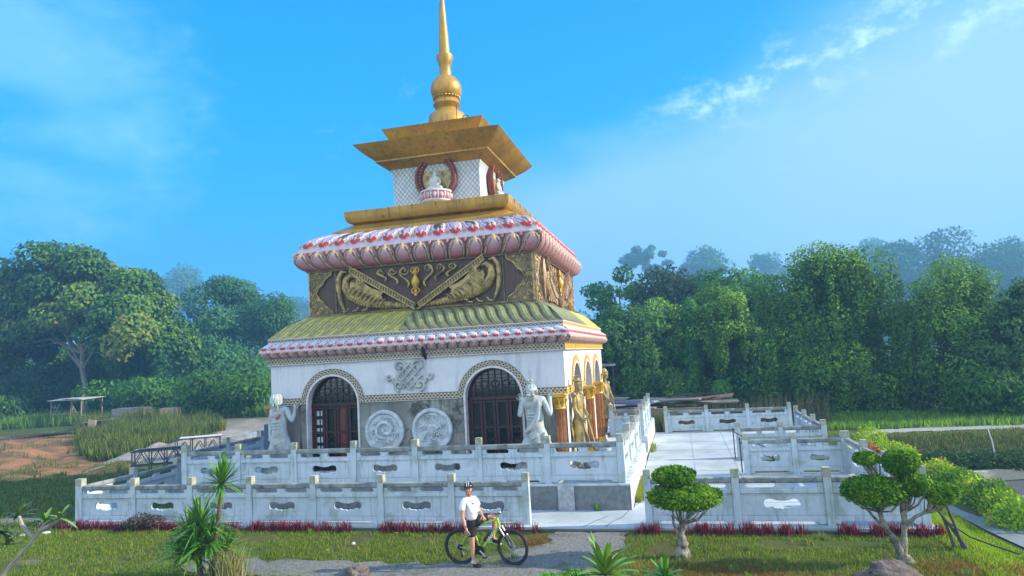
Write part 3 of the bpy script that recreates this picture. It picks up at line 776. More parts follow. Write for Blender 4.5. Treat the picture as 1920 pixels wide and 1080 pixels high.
def buddha(label, side, cu, rz):
    p = side(cu, 1.90, 10.41)
    rt = thing('buddha_statue', label, 'statue', (CX + p[0], CY + p[1], p[2]), rz, 'seated white figures in the round niches')
    N = {'pel': (0, 0, .12, .15, .13), 'bel': (0, 0, .26, .14, .12), 'ch': (0, -.01, .42, .15, .11), 'nk': (0, -.01, .54, .06), 'hd': (0, -.02, .64, .085, .095), 'us': (0, 0, .75, .045),
         'ls': (-.15, 0, .47, .06), 'le': (-.22, -.04, .28, .05), 'lh': (-.08, -.15, .20, .04), 'rs': (.15, 0, .47, .06), 're': (.22, -.04, .28, .05), 'rh': (.08, -.15, .20, .04),
         'lk': (-.30, -.08, .07, .09), 'rk': (.30, -.08, .07, .09), 'lf': (-.02, -.2, .06, .06), 'rf': (.04, -.18, .07, .05)}
    E_ = chain('pel', 'bel', 'ch', 'nk', 'hd', 'us') + chain('ch', 'ls', 'le', 'lh') + chain('ch', 'rs', 're', 'rh') + chain('pel', 'lk', 'lf') + chain('pel', 'rk', 'rf')
    mb = MB().add(*skin(N, E_, 'pel', 2))
    mb.sph((0, -.105, .635), (.012, .02, .02)); 
    for s in (-1, 1): mb.sph((s * .09, -.01, .63), (.012, .02, .035))
    # robe folds over the lap and knees
    for k in range(5): mb.tube([(-.26 + .02 * k, -.16, .10 + .02 * k), (0, -.24 + .02 * k, .05 + .03 * k), (.26 - .02 * k, -.16, .10 + .02 * k)], .014, 5)
    mb.build('body', STATUE_W, rt)
STATUE_W = pm('white_stone', (.62, .64, .62), (.48, .50, .48), 7, .7)
buddha('white seated Buddha on the pink lotus seat in the front round niche', SIDES[0], .05, 0)
buddha('white seated Buddha in the narrow looking niche on the sunlit side of the tower', SIDES[1], .05, PI / 2)

# doors -----------------------------------------------------------------------------
def door(side, c, kind):
    o = WH - .24
    mb = MB(); m0 = 0
    def bar(u0, z0, u1, z1, w_, d_, m=0, oo=0): mb.bar(side(c + u0, o + oo, z0), side(c + u1, o + oo, z1), w_, d_, m, up=side(0, 1, 0))
    bar(-.86, Z0, -.86, ZS, .09, .12); bar(.86, Z0, .86, ZS, .09, .12); bar(-.88, ZS - .04, .88, ZS - .04, .09, .12)
    arc = [side(c + .85 * math.cos(PI * k / 18), o, ZS + .85 * math.sin(PI * k / 18)) for k in range(19)]
    mb.tube(arc, .045, 6)
    if kind == 'closed':
        vs, fs = plate([(c - .85, Z0 + .05), (c + .85, Z0 + .05)] + [(c + .85 * math.cos(PI * k / 18), ZS + .85 * math.sin(PI * k / 18)) for k in range(19)], [], .06)
        mb.add([side(x, o - .02 + zz, z) for x, z, zz in vs], fs, 1)
        d = tp(mb, 'door', (WOOD, PINKW)); return
    d = tp(mb, 'door', WOOD)
    for k in range(4):
        mb = MB(); u0 = -.82 + .41 * k; u1 = u0 + .40
        for u in (u0 + .045, u1 - .045): bar(u, Z0 + .06, u, ZS - .1, .075, .06, 0)
        for z in (Z0 + .12, Z0 + .82, Z0 + 1.42, ZS - .14): bar(u0, z, u1, z, .06 if z != Z0 + .12 else .16, .055, 0, .001)
        if kind == 'lit' and k == 2:
            mb.box(side(c + (u0 + u1) / 2, o - .02, Z0 + 1.2), (.34, .012, 2.1) if side in (SIDES[0],) else (.012, .34, 2.1), 1)
        lf = tp(mb, 'door_leaf', (WOOD, WOODR), d)
        mb = MB(); q = [side(c + u0 + .06, o - .035, Z0 + .1), side(c + u1 - .06, o - .035, Z0 + .1), side(c + u1 - .06, o - .035, ZS - .1), side(c + u0 + .06, o - .035, ZS - .1)]
        mb.add(q, [(0, 1, 2, 3)]); 
        if kind == 'lit' and k == 0:
            for z in np.arange(Z0 + .9, ZS - .3, .28):
                for uu in (.13, .27): 
                    a = side(c + u0 + uu, o - .033, z); mb.box(a, (.09, .008, .17), 1)
        tp(mb, 'pane', (GLASS, PALEST), d)
    mb = MB().add([side(c, o - .04, ZS)] + [side(c + .83 * math.cos(PI * k / 20), o - .04, ZS + .83 * math.sin(PI * k / 20)) for k in range(21)], [(0, k, k + 1) for k in range(1, 21)])
    tp(mb, 'fanlight', GLASS, d, smooth=0)
    mb = MB()
    for k in range(-3, 4):
        x = k * .21; hh = math.sqrt(max(.01, .8 ** 2 - x * x)); bar(x, ZS + .02, x, ZS + hh, .02, .02)
        z = .12 + (k + 3) * .11
        if z < .75: hw = math.sqrt(.8 ** 2 - z * z); bar(-hw, ZS + z, hw, ZS + z, .02, .02, 0, .001)
    for x in (-.35, .35, 0): mb.tube([side(c + x + .12 * math.cos(a), o + .01, ZS + .38 + .12 * math.sin(a)) for a in np.linspace(0, 2 * PI, 14)[:-1]], .012, 5, closed=True)
    tp(mb, 'grille', DARKW, d)
door(SIDES[0], -BAY, 'lit'); door(SIDES[0], BAY, 'dark')
door(SIDES[1], -BAY, 'dark'); door(SIDES[1], .05, 'closed'); door(SIDES[1], BAY, 'dark')
for a in SA: door(SIDES[3], a, 'dark')

# carved round stone discs leaning against the front wall
def disc(u, label, kind, seed):
    rt = thing('carved_disc', label, 'stone disc', (CX + u, CY - WH - .10, 1.56), 0, 'round carved stone discs on the front wall')
    mb = MB().lathe([(.0, 0), (.55, 0), (.65, .02), (.655, .08), (.63, .115), (.56, .12), (.53, .095), (.52, .05), (0, .05)][::-1], (0, .06, .65), 48, 0, 'Y')
    mb.v = [(x, .12 - y, z) for x, y, z in mb.v]
    mb.build('rim', PALEST, rt)
    mb = MB(); nr_, na = 16, 64; V = []
    for i in range(nr_ + 1):
        for k in range(na):
            r = .515 * i / nr_; a = 2 * PI * k / na; x, z = r * math.cos(a), r * math.sin(a)
            h = mn.fractal(Vector((x * 7 + seed, z * 7, 0)), .8, 2.2, 4) * .5
            ringy = math.sin(r * 34 + 2.5 * mn.noise(Vector((x * 4, z * 4, seed))) + (3 * a if kind else 0)) * .5
            h = (.5 * h + .5 * ringy) * (1 if .06 < r < .48 else .2)
            V.append((x, .045 - .10 * h, .65 + z))
    mb.add(V, [(i * na + k, i * na + (k + 1) % na, (i + 1) * na + (k + 1) % na, (i + 1) * na + k) for i in range(nr_) for k in range(na)])
    for k in range(9 if kind else 7):
        a = 2 * PI * k / (9 if kind else 7) + .3
        mb.tube([(.36 * math.cos(a) + x, -.02, .65 + .36 * math.sin(a) + z) for x, z in spiral((0, 0), .10, 1.3, 14, a)], .018, 5)
    RD = random.Random(int(seed))
    for k in range(34):
        a = RD.uniform(0, 2 * PI); q = RD.uniform(.16, .44); l = RD.uniform(.07, .16); tw = RD.uniform(-1, 1)
        P = [(q * math.cos(a + (l * f) * 3) + .03 * tw * math.sin(f * 5), -.01 - .02 * math.sin(PI * f), .65 + q * math.sin(a + (l * f) * 3) + l * f * .5 * (1 if not kind else tw)) for f in np.linspace(0, 1, 7)]
        mb.tube(P, [.012, .024, .028, .026, .02, .014, .006], 6)
    if kind:
        mb.tube(curve([(.05, -.02, .42), (-.2, -.03, .5), (-.24, -.03, .75), (.0, -.04, .92), (.22, -.04, .8), (.18, -.04, .58), (.0, -.05, .60), (-.03, -.05, .74)]), [.03] + [.055] * 33 + [.04, .03], 8)
    else:
        for k in range(9): mb.tube([(.15 * math.cos(k * .7) * .7, -.06, .65 + .18 * math.sin(k * .7) * .7), (.15 * math.cos(k * .7 + 2.1) * .8, -.065, .65 + .18 * math.sin(k * .7 + 2.1) * .8)], .010, 5)
    if not kind: mb.sph((0, .0, .65), (.17, .06, .2), 0, 16, 10)
    mb.build('relief', PALEST, rt, fix=False)
disc(-.87, 'pale round stone disc carved with a coiled beast, the one nearer the left arch', 1, 2.)
disc(.70, 'pale round stone disc carved with a turtle-like shell, the one nearer the right arch', 0, 9.)

# endless knot relief above the discs
kb = MB(); K = (0.0, 3.86); o = WH + .05
def kp(a, b): return (K[0] + (a - b) * .7071, K[1] + (a + b) * .7071)
for k in range(4):
    q = -.27 + .18 * k; lim = .40 if k in (1, 2) else .32
    kb.bar(SIDES[0](*[kp(q, -lim)[0], o, kp(q, -lim)[1]]), SIDES[0](kp(q, lim)[0], o, kp(q, lim)[1]), .055, .05, 0, up=(0, -1, 0))
    kb.bar(SIDES[0](kp(-lim, q)[0], o + .015, kp(-lim, q)[1]), SIDES[0](kp(lim, q)[0], o + .015, kp(lim, q)[1]), .055, .05, 0, up=(0, -1, 0))
for s in (-1, 1):
    for a, b in ((s * .34, 0), (0, s * .34)):
        kb.tube([SIDES[0](kp(a + .09 * math.cos(t_), b + .09 * math.sin(t_))[0], o, kp(a + .09 * math.cos(t_), b + .09 * math.sin(t_))[1]) for t_ in np.linspace(0, 2 * PI, 15)[:-1]], .032, 6, closed=True)
    kb.tube(curve([SIDES[0](x, o, z) for x, z in [(K[0] + s * .10, K[1] + .30), (K[0] + s * .22, K[1] + .46), (K[0] + s * .40, K[1] + .44), (K[0] + s * .42, K[1] + .28), (K[0] + s * .26, K[1] + .24)]]), .05, 8)
    kb.tube([SIDES[0](x, o, z) for x, z in spiral((K[0] + s * .34, K[1] - .28), .17, 1.3, 32, -PI / 2 if s > 0 else PI * 1.5, s)], .045, 8)
    kb.tube(curve([SIDES[0](x, o, z) for x, z in [(K[0] + s * .34, K[1] - .14), (K[0] + s * .50, K[1] - .20), (K[0] + s * .58, K[1] - .06), (K[0] + s * .70, K[1] - .10), (K[0] + s * .76, K[1] + .02), (K[0] + s * .66, K[1] + .04)]]), .045, 8)
tp(kb, 'knot_relief', STATUE)

# columns with gilded capitals
def column(x, y, label=None, bright=True):
    mb = MB(); n = 64
    prof = [(.145, Z0 + .30), (.15, Z0 + .5), (.14, Z0 + 1.95)]
    vs = []; 
    for r, z in prof:
        for k in range(n):
            rr = r * (1 - .13 * (.5 - .5 * math.cos(14 * 2 * PI * k / n))); vs.append((x + rr * math.cos(2 * PI * k / n), y + rr * math.sin(2 * PI * k / n), z))
    mb.add(vs, [(i * n + k, i * n + (k + 1) % n, (i + 1) * n + (k + 1) % n, (i + 1) * n + k) for i in range(2) for k in range(n)])
    cl = tp(mb, 'column', COPPER)
    mb = MB().lathe([(.22, Z0 + .02), (.22, Z0 + .10), (.19, Z0 + .13), (.21, Z0 + .18), (.16, Z0 + .24), (.175, Z0 + .27), (.15, Z0 + .32)], (x, y, 0), 20); tp(mb, 'base', GOLDB if bright else GOLD, cl)
    mb = MB().lathe([(.15, Z0 + 1.92), (.175, Z0 + 1.95), (.15, Z0 + 1.98), (.15, Z0 + 2.1), (.175, Z0 + 2.22), (.185, Z0 + 2.26), (.14, Z0 + 2.27)], (x, y, 0), 20)
    for k in range(8):
        a = 2 * PI * k / 8; d = Vector((math.cos(a), math.sin(a), 0)); p = Vector((x, y, Z0))
        mb.tube([p + d * .15 + Vector((0, 0, 2.0)), p + d * .17 + Vector((0, 0, 2.1)), p + d * .195 + Vector((0, 0, 2.15)), p + d * .19 + Vector((0, 0, 2.19))], [.03, .03, .024, .012], 6)
        mb.tube([p + d * .17 + Vector((0, 0, 2.12)), p + d * .215 + Vector((0, 0, 2.22))], .03, 6)
    mb.box((x, y, Z0 + 2.30), (.42, .42, .05), 0); mb.box((x, y, Z0 + 2.35), (.36, .36, .045), 0)
    tp(mb, 'capital', GOLDB if bright else GOLD, cl)
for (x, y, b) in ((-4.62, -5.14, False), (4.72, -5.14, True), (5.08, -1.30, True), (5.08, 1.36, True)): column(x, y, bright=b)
mb = MB()
for k in range(9): mb.tube([(.55 + .02 * math.sin(k), -5.10 + .02 * (k % 2), 4.95 - .02 * k), (.56 + .03 * math.sin(k * 2.), -5.13, 4.75 - .03 * k), (.62 + .02 * math.sin(k * 3), -4.99, 4.48 - .02 * k)], [.02, .03, .012], 5)
tp(mb, 'crack_weed', BLK)

# ------------------------------------------------------------------ terrain
def sstep(x, a, b):
    x = min(1, max(0, (x - a) / (b - a))); return x * x * (3 - 2 * x)
def hgt(x, y):
    f = sstep(x, 5.2, 7.2) * (1 - sstep(y, 29.4, 31.6))
    h = -1.0 * f - .32 * sstep(x, 8.2, 9.4) * (1 - sstep(y, 29.4, 31.6))
    h -= .25 * sstep(-y, -12.5, -9)
    if -58 < x < -22 and 23 < y < 50: h += .55 * max(-.2, mn.fractal(Vector((x * .22, y * .22, 4)), .8, 2.1, 4)) * sstep(x, -58, -54) * (1 - sstep(x, -27, -23)) * sstep(y, 23, 26)
    if y > 30 and x < -16: h += .12 * mn.noise(Vector((x * .15, y * .15, 3)))
    if x < -18 and 18 < y < 30: h += .10 * mn.noise(Vector((x * .5, y * .5, 1)))
    return h
def inpoly(x, y, P):
    c = False; j = len(P) - 1
    for i in range(len(P)):
        if (P[i][1] > y) != (P[j][1] > y) and x < (P[j][0] - P[i][0]) * (y - P[i][1]) / (P[j][1] - P[i][1]) + P[i][0]: c = not c
        j = i
    return c
SOIL = [(-31, 24.5), (-24, 25.0), (-23.5, 26.6), (-28.5, 28.2), (-31.5, 31), (-41, 40), (-48, 46.2), (-54, 47), (-54, 43), (-43, 33.5), (-37, 28.5)]
WEEDS = [(-30.5, 30), (-27.5, 33), (-31, 40), (-38, 48), (-46, 55), (-57, 55), (-50, 47.5), (-41, 40), (-32, 31)]
RUBB = [(-47, 56), (-33, 57), (-22, 36), (-25, 31), (-28, 33.5), (-31.5, 41), (-38.5, 49)]
def gcol(x, y):
    n = mn.fractal(Vector((x * .35, y * .35, 5)), .9, 2., 4); n2 = mn.fractal(Vector((x * 1.4, y * 1.4, 8)), .9, 2., 3)
    c = lerp((.075, .115, .022), (.10, .105, .035), min(1, max(0, .5 + n * 1.3)))
    # bare orange soil at the left, beyond the fence
    jx, jy = x + 1.6 * mn.noise(Vector((x * .4, y * .4, 2))), y + 1.2 * mn.noise(Vector((x * .4, y * .4, 7)))
    d = 1. if inpoly(jx, jy, SOIL) else 0.; c = lerp(c, lerp((.33, .165, .085), (.16, .105, .055), min(1, max(0, .5 + 1.5 * n2 + n))), d * (1 if n2 < .22 else .35))
    # pale rubble field behind the left side of the tower
    if inpoly(jx, jy, RUBB): c = lerp((.40, .35, .31), (.28, .26, .22), .5 + n2)
    # dry brown patches on the lawn
    s = math.exp(-(((x - .7) / 1.3) ** 2 + ((y - 13.5) / .75) ** 2)) + math.exp(-(((x - 4.6) / 1.1) ** 2 + ((y - 14.2) / .5) ** 2)) + .8 * math.exp(-(((x + 1.0) / .8) ** 2 + ((y - 14.2) / .35) ** 2))
    c = lerp(c, (.22, .115, .035), sstep(s + n2 * .25, .4, .8))
    # heap of grey gravel, far left
    s = math.exp(-(((x + 20.5) / 1.4) ** 2 + ((y - 17.5) / .6) ** 2)); c = lerp(c, (.20, .19, .17), sstep(s + n2 * .2, .4, .7))
    # trodden lane near the lower left
    s = math.exp(-((y - 13.55 - .1 * math.sin(x)) / .42) ** 2) * (1 - sstep(x, -10.5, -8)); c = lerp(c, (.16, .15, .10), sstep(s + n2 * .6, .5, 1.0) * .8)
    # grassy bank to the right, red-brown soil on the far bank
    if x > 5 and y > 28: c = lerp(c, (.13, .12, .05), sstep(y, 28.5, 30) * .6)
    if y < 1: pass
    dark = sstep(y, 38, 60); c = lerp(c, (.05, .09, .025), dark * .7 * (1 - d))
    return c
def gl(a, b, s, o): 
    v = []; x = a
    while x < b: v.append(x); x += s
    return v
xs = [-900, -500, -300, -180, -120, -95] + gl(-80, -24, .6, 0) + gl(-24, 9, .16, 0) + gl(9, 26, .5, 0) + [26, 32, 42, 60, 90, 140, 250, 500, 900]
ys = [-60, -20, 0, 5, 9, 11] + gl(12, 17.2, .11, 0) + gl(17.2, 36, .4, 0) + gl(36, 62, .7, 0) + [62, 66, 72, 80, 95, 120, 160, 230, 400, 700, 1200]
V = []; C = []
for y in ys:
    for x in xs: V.append((x, y, hgt(x, y) + (.012 * mn.noise(Vector((x * 3, y * 3, 0))) if y < 17 else 0))); C.append(gcol(x, y))
nx = len(xs); mb = MB(); mb.add(V, [(j * nx + i, j * nx + i + 1, (j + 1) * nx + i + 1, (j + 1) * nx + i) for j in range(len(ys) - 1) for i in range(nx - 1)]); mb.c = C
struct(mb.build('ground', GROUND, fix=False, smooth=80))

def sheet(name, pts, mat, z=.02, follow=False, jag=.0, seed=0, step=.25):
    """flat ground sheet with an optionally ragged outline"""
    q = []
    for i in range(len(pts)):
        a = Vector((*pts[i], 0)); b = Vector((*pts[(i + 1) % len(pts)], 0)); n = max(1, int((b - a).length / step)); nrm = Vector(((b - a).y, -(b - a).x, 0)).normalized()
        for k in range(n):
            p = a.lerp(b, k / n); p += nrm * jag * mn.noise(Vector((p.x * 2.3, p.y * 2.3, seed))); q.append(p)
    bm = bmesh.new(); vs = [bm.verts.new((p.x, p.y, 0)) for p in q]; f = bm.faces.new(vs)
    bmesh.ops.triangulate(bm, faces=[f])
    if follow:
        for _ in range(follow): bmesh.ops.subdivide_edges(bm, edges=bm.edges[:], cuts=1, use_grid_fill=True)
    me = bpy.data.meshes.new(name)
    for v in bm.verts: v.co.z = (hgt(v.co.x, v.co.y) if follow else 0) + z
    bmesh.ops.recalc_face_normals(bm, faces=bm.faces)
    bm.to_mesh(me); bm.free(); me.materials.append(mat)
    return struct(finish(bpy.data.objects.new(name, me), smooth=0))
sheet('path', [(-11.6, 13.85), (-8, 13.95), (-6.1, 13.85), (-5.2, 13.9), (-4.6, 14.2), (-3.9, 14.7), (-3.3, 15.5), (-3.2, 16.5), (-1.5, 16.5), (-1.45, 15.6), (-1.6, 14.6), (-1.5, 13.6), (-1.8, 12.0), (-2.6, 11.0), (-6, 11.4), (-8, 12.75), (-11, 13.05)], GRAV, .022, jag=.35, seed=2)
def boxy(name, x0, x1, y0, y1, z0, z1, mat):
    return MB().box(((x0 + x1) / 2, (y0 + y1) / 2, (z0 + z1) / 2), (x1 - x0, y1 - y0, z1 - z0)).build(name, mat, smooth=0)
# paving: slab in front of the terrace and the wide apron to its right, with the stair well left open
mb = MB()
for (x0, x1, y0, y1) in ((-18.05, -1.5, 16.56, 18.6), (-1.5, 1.62, 16.56, 34.9), (1.62, 5.12, 16.56, 23.45), (1.62, 5.12, 26.62, 34.9)):
    mb.box(((x0 + x1) / 2, (y0 + y1) / 2, -.1), (x1 - x0, y1 - y0, .4 if x0 > -2 else .396))
for k in range(7): mb.box((1.84 + .44 * k, 25.035, -.12 - .15 * k), (.44, 3.16, .30))
struct(mb.build('pavement', CONC, smooth=0))
struct(MB().box((-6.5, 16.50, .025), (23.2, .10, .07)).build('kerb', DARKST, smooth=0))
cr = MB()
for pts in (((-2.05, 16.6), (-1.95, 17.1), (-1.72, 17.6), (-1.6, 18.4), (-1.3, 19.6)), ((-2.6, 16.6), (-2.35, 17.2), (-2.1, 17.7))):
    for a, b in zip(pts, pts[1:]): cr.bar((*a, .102), (*b, .102), .012, .006)
struct(cr.build('pavement_crack', DARKST, smooth=0))
sheet('road', [(9.45, 5), (9.45, 22), (9.7, 26), (9.9, 28.6), (14, 29.6), (30, 33), (60, 33), (60, 5)], ASPH, .03, follow=2)
sheet('footpath', [(8.3, 5), (8.0, 16), (7.75, 18.5), (7.5, 20.5), (7.35, 23), (7.4, 26.5), (7.75, 26.6), (7.7, 23), (7.85, 22.2), (9.4, 21.6), (9.4, 5)], WALK, .035, follow=2)
sheet('track', [(5.6, 30.8), (6.7, 31.6), (8.0, 32.7), (9.5, 33.3), (11.7, 33.5), (16, 33.5), (40, 32.5), (40, 34.6), (16, 35.1), (11, 35.0), (8.8, 34.4), (7.3, 33.4), (6.0, 32.9), (5.3, 32.7)], TRACK, .03, jag=.5, follow=1)

jb = MB()
for y in np.arange(19.2, 34, 2.4): jb.bar((-1.5, y, .102), (1.6 if 23.3 < y < 26.7 else 4.7, y, .102), .016, .006)
for x in (.2, 1.6): jb.bar((x, 17.1, .102), (x, 34.5, .102), .014, .006)
struct(jb.build('pavement_joint', pm('joint', (.16, .19, .19), (.22, .25, .24), 3, 1.), smooth=0))

# ------------------------------------------------------------------ leaves
def leaf_mesh(name, clumps, n, size, cols, seed=0, droop=.3, aspect=1.8, shell=.75, flat_bottom=None, curtain=0., mat=LEAF, up=.35, fold=.25):
    """many small kite-shaped leaves spread over ellipsoidal clumps"""
    R = np.random.default_rng(seed)
    c = np.array([k[0] for k in clumps], float); r = np.array([k[1] for k in clumps], float)
    wgt = (r[:, 0] * r[:, 1] + r[:, 0] * r[:, 2] + r[:, 1] * r[:, 2]); idx = R.choice(len(c), n, p=wgt / wgt.sum())
    d = R.normal(size=(n, 3)); d /= np.linalg.norm(d, axis=1)[:, None]
    rad = np.where(R.random(n) < shell, R.normal(.97, .09, n), R.random(n) ** .5)
    p = c[idx] + d * r[idx] * rad[:, None]
    if flat_bottom is not None: p[:, 2] = np.maximum(p[:, 2], flat_bottom + .02 * R.random(n))
    ax = d * .6 + R.normal(size=(n, 3)) * .55; ax[:, 2] -= droop * 1.6; ax /= np.linalg.norm(ax, axis=1)[:, None]
    nn = d * .95 + np.clip((p - p.mean(0)) / (p.std(0) + 1e-6), -1.5, 1.5) * .28 + R.normal(size=(n, 3)) * .36; nn[:, 2] += up * .7; sd = np.cross(ax, nn); sd /= np.linalg.norm(sd, axis=1)[:, None] + 1e-9
    no = np.cross(sd, ax)
    L = size * R.uniform(.6, 1.3, n)[:, None]; W = L / aspect
    v = np.empty((n, 4, 3)); v[:, 0] = p - ax * L * .5; v[:, 2] = p + ax * L * .5; v[:, 1] = p + sd * W * .5 - no * L * fold * .3; v[:, 3] = p - sd * W * .5 - no * L * fold * .3
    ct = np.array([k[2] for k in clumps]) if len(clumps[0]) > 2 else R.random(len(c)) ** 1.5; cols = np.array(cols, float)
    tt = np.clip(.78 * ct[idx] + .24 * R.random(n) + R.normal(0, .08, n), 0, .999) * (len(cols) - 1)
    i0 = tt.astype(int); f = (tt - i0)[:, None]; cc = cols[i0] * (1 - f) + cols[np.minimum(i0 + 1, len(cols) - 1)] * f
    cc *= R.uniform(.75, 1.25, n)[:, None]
    me = bpy.data.meshes.new(name); me.vertices.add(4 * n); me.vertices.foreach_set('co', v.reshape(-1))
    me.loops.add(4 * n); me.loops.foreach_set('vertex_index', np.arange(4 * n, dtype=np.int32))
    me.polygons.add(n); me.polygons.foreach_set('loop_start', np.arange(0, 4 * n, 4, dtype=np.int32)); me.polygons.foreach_set('loop_total', np.full(n, 4, np.int32))
    a = me.color_attributes.new('Col', 'FLOAT_COLOR', 'POINT'); q = np.ones((n, 4, 4), np.float32); q[:, :, :3] = cc[:, None, :]; a.data.foreach_set('color', q.reshape(-1))
    me.materials.append(mat); me.update(); return me
def blades(name, P, H, W, cols, seed=0, lean=.35, mat=GRASSM):
    """grass: one bent blade (two faces) per point"""
    R = np.random.default_rng(seed); P = np.asarray(P, float); n = len(P); H = np.broadcast_to(H, n) * R.uniform(.55, 1.25, n)
    a = R.uniform(0, 2 * PI, n); sd = np.c_[np.cos(a), np.sin(a), np.zeros(n)] * (np.broadcast_to(W, n) * .5)[:, None]
    b = R.uniform(0, 2 * PI, n); ln = np.c_[np.cos(b), np.sin(b), np.zeros(n)] * (H * lean * R.random(n))[:, None]
    v = np.empty((n, 5, 3)); v[:, 0] = P - sd; v[:, 1] = P + sd
    mid = P + ln * .35; mid[:, 2] += H * .55; tip = P + ln; tip[:, 2] += H
    v[:, 2] = mid + sd * .8; v[:, 3] = mid - sd * .8; v[:, 4] = tip
    cols = np.array(cols, float); cc = cols[R.integers(0, len(cols), n)] * R.uniform(.7, 1.3, n)[:, None]
    me = bpy.data.meshes.new(name); me.vertices.add(5 * n); me.vertices.foreach_set('co', v.reshape(-1))
    base = np.arange(n, dtype=np.int32)[:, None] * 5
    li = np.concatenate([base + 0, base + 1, base + 2, base + 3, base + 3, base + 2, base + 4], axis=1).reshape(-1)
    me.loops.add(7 * n); me.loops.foreach_set('vertex_index', li.astype(np.int32)); me.polygons.add(2 * n)
    st = np.empty((n, 2), np.int32); st[:, 0] = np.arange(n) * 7; st[:, 1] = st[:, 0] + 4; tot = np.tile(np.array([4, 3], np.int32), n)
    me.polygons.foreach_set('loop_start', st.reshape(-1)); me.polygons.foreach_set('loop_total', tot)
    at = me.color_attributes.new('Col', 'FLOAT_COLOR', 'POINT'); q = np.ones((n, 5, 4), np.float32); q[:, :, :3] = cc[:, None, :]; at.data.foreach_set('color', q.reshape(-1))
    me.materials.append(mat); me.update(); return me
def mobj(name, me, parent=None): 
    o = bpy.data.objects.new(name, me); COL.objects.link(o); o.parent = parent; return o
def stuff(o): o['kind'] = 'stuff'; return o

DARKG = [(0.027, 0.091, 0.016), (0.046, 0.144, 0.022), (0.072, 0.209, 0.025), (0.116, 0.273, 0.028)]
VINEG = [(0.023, 0.065, 0.018), (0.046, 0.123, 0.026), (0.085, 0.203, 0.032), (0.162, 0.319, 0.04), (0.247, 0.435, 0.045)]
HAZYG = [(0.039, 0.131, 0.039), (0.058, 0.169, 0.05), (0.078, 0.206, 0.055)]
LITG = [(0.03, 0.108, 0.016), (0.07, 0.216, 0.024), (0.13, 0.324, 0.032), (0.2, 0.396, 0.04)]
TOPG = [(.04, .12, .008), (.08, .20, .010), (.14, .29, .012), (.22, .38, .02)]

def crown_clumps(w, h, d, z0, n, seed, dome=True, rmin=.13, rmax=.24):
    R = random.Random(seed); out = []
    for i in range(n):
        a = R.uniform(0, 2 * PI); q = math.sqrt(R.random()); zz = R.random()
        prof = math.sqrt(max(.05, 1 - (abs(zz - .42) / .60) ** 2)) if dome else (1 - .25 * abs(zz - .5))
        x, y = q * math.cos(a) * w / 2 * prof * .84, q * math.sin(a) * d / 2 * prof * .84
        r = R.uniform(rmin, rmax) * min(w, h * 1.3)
        out.append(((x, y, z0 + h * (.08 + .84 * zz)), (r * R.uniform(.9, 1.3), r * R.uniform(.9, 1.3), r * R.uniform(.6, .9))))
    return out
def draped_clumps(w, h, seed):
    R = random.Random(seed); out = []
    for k in range(9):                                   # inner mass, its shade put into the darkest leaf tones
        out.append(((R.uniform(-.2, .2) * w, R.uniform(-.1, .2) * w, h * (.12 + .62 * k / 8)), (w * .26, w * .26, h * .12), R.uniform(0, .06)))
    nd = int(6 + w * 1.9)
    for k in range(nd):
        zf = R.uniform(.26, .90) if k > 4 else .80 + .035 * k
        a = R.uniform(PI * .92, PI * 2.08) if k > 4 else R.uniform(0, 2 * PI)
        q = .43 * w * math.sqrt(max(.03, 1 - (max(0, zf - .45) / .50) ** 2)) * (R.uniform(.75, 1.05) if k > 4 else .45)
        c = (q * math.cos(a), q * math.sin(a) * .85, h * zf); rr = R.uniform(.10, .19) * w; tone = R.uniform(.40, 1.)  # lit caps painted in lighter leaf tones than the strands below
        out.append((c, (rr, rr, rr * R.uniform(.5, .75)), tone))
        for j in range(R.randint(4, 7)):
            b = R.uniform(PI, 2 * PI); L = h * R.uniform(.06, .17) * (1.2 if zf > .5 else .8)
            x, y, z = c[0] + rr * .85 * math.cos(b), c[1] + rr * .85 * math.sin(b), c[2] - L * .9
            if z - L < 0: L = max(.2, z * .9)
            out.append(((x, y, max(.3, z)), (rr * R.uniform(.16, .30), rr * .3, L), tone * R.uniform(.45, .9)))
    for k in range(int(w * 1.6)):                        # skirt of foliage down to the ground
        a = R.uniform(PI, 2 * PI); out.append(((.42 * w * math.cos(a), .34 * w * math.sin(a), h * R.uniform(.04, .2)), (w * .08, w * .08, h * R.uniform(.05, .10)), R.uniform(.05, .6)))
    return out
def limbs(mb, h, clumps, r0, seed, nl=8, fork=.45):
    R = random.Random(seed); P = [(0, 0, -.3)]; x = y = 0
    for k in range(1, 6): x += R.uniform(-.03, .03) * h * .5; y += R.uniform(-.03, .03) * h * .5; P.append((x, y, fork * h * k / 5))
    mb.tube(P, [r0 * 1.25, r0, r0 * .9, r0 * .8, r0 * .72, r0 * .62], 9)
    for c in [q_[0] for q_ in R.sample(clumps, min(nl, len(clumps)))]:
        i = R.randint(3, 5); b = Vector(P[i]); e = Vector(c); m1 = b.lerp(e, .35) + Vector((0, 0, .08 * h)); m2 = b.lerp(e, .7) + Vector((R.uniform(-.03, .03) * h, 0, .05 * h))
        mb.tube([b, m1, m2, e], [r0 * .45, r0 * .3, r0 * .18, r0 * .06], 6)
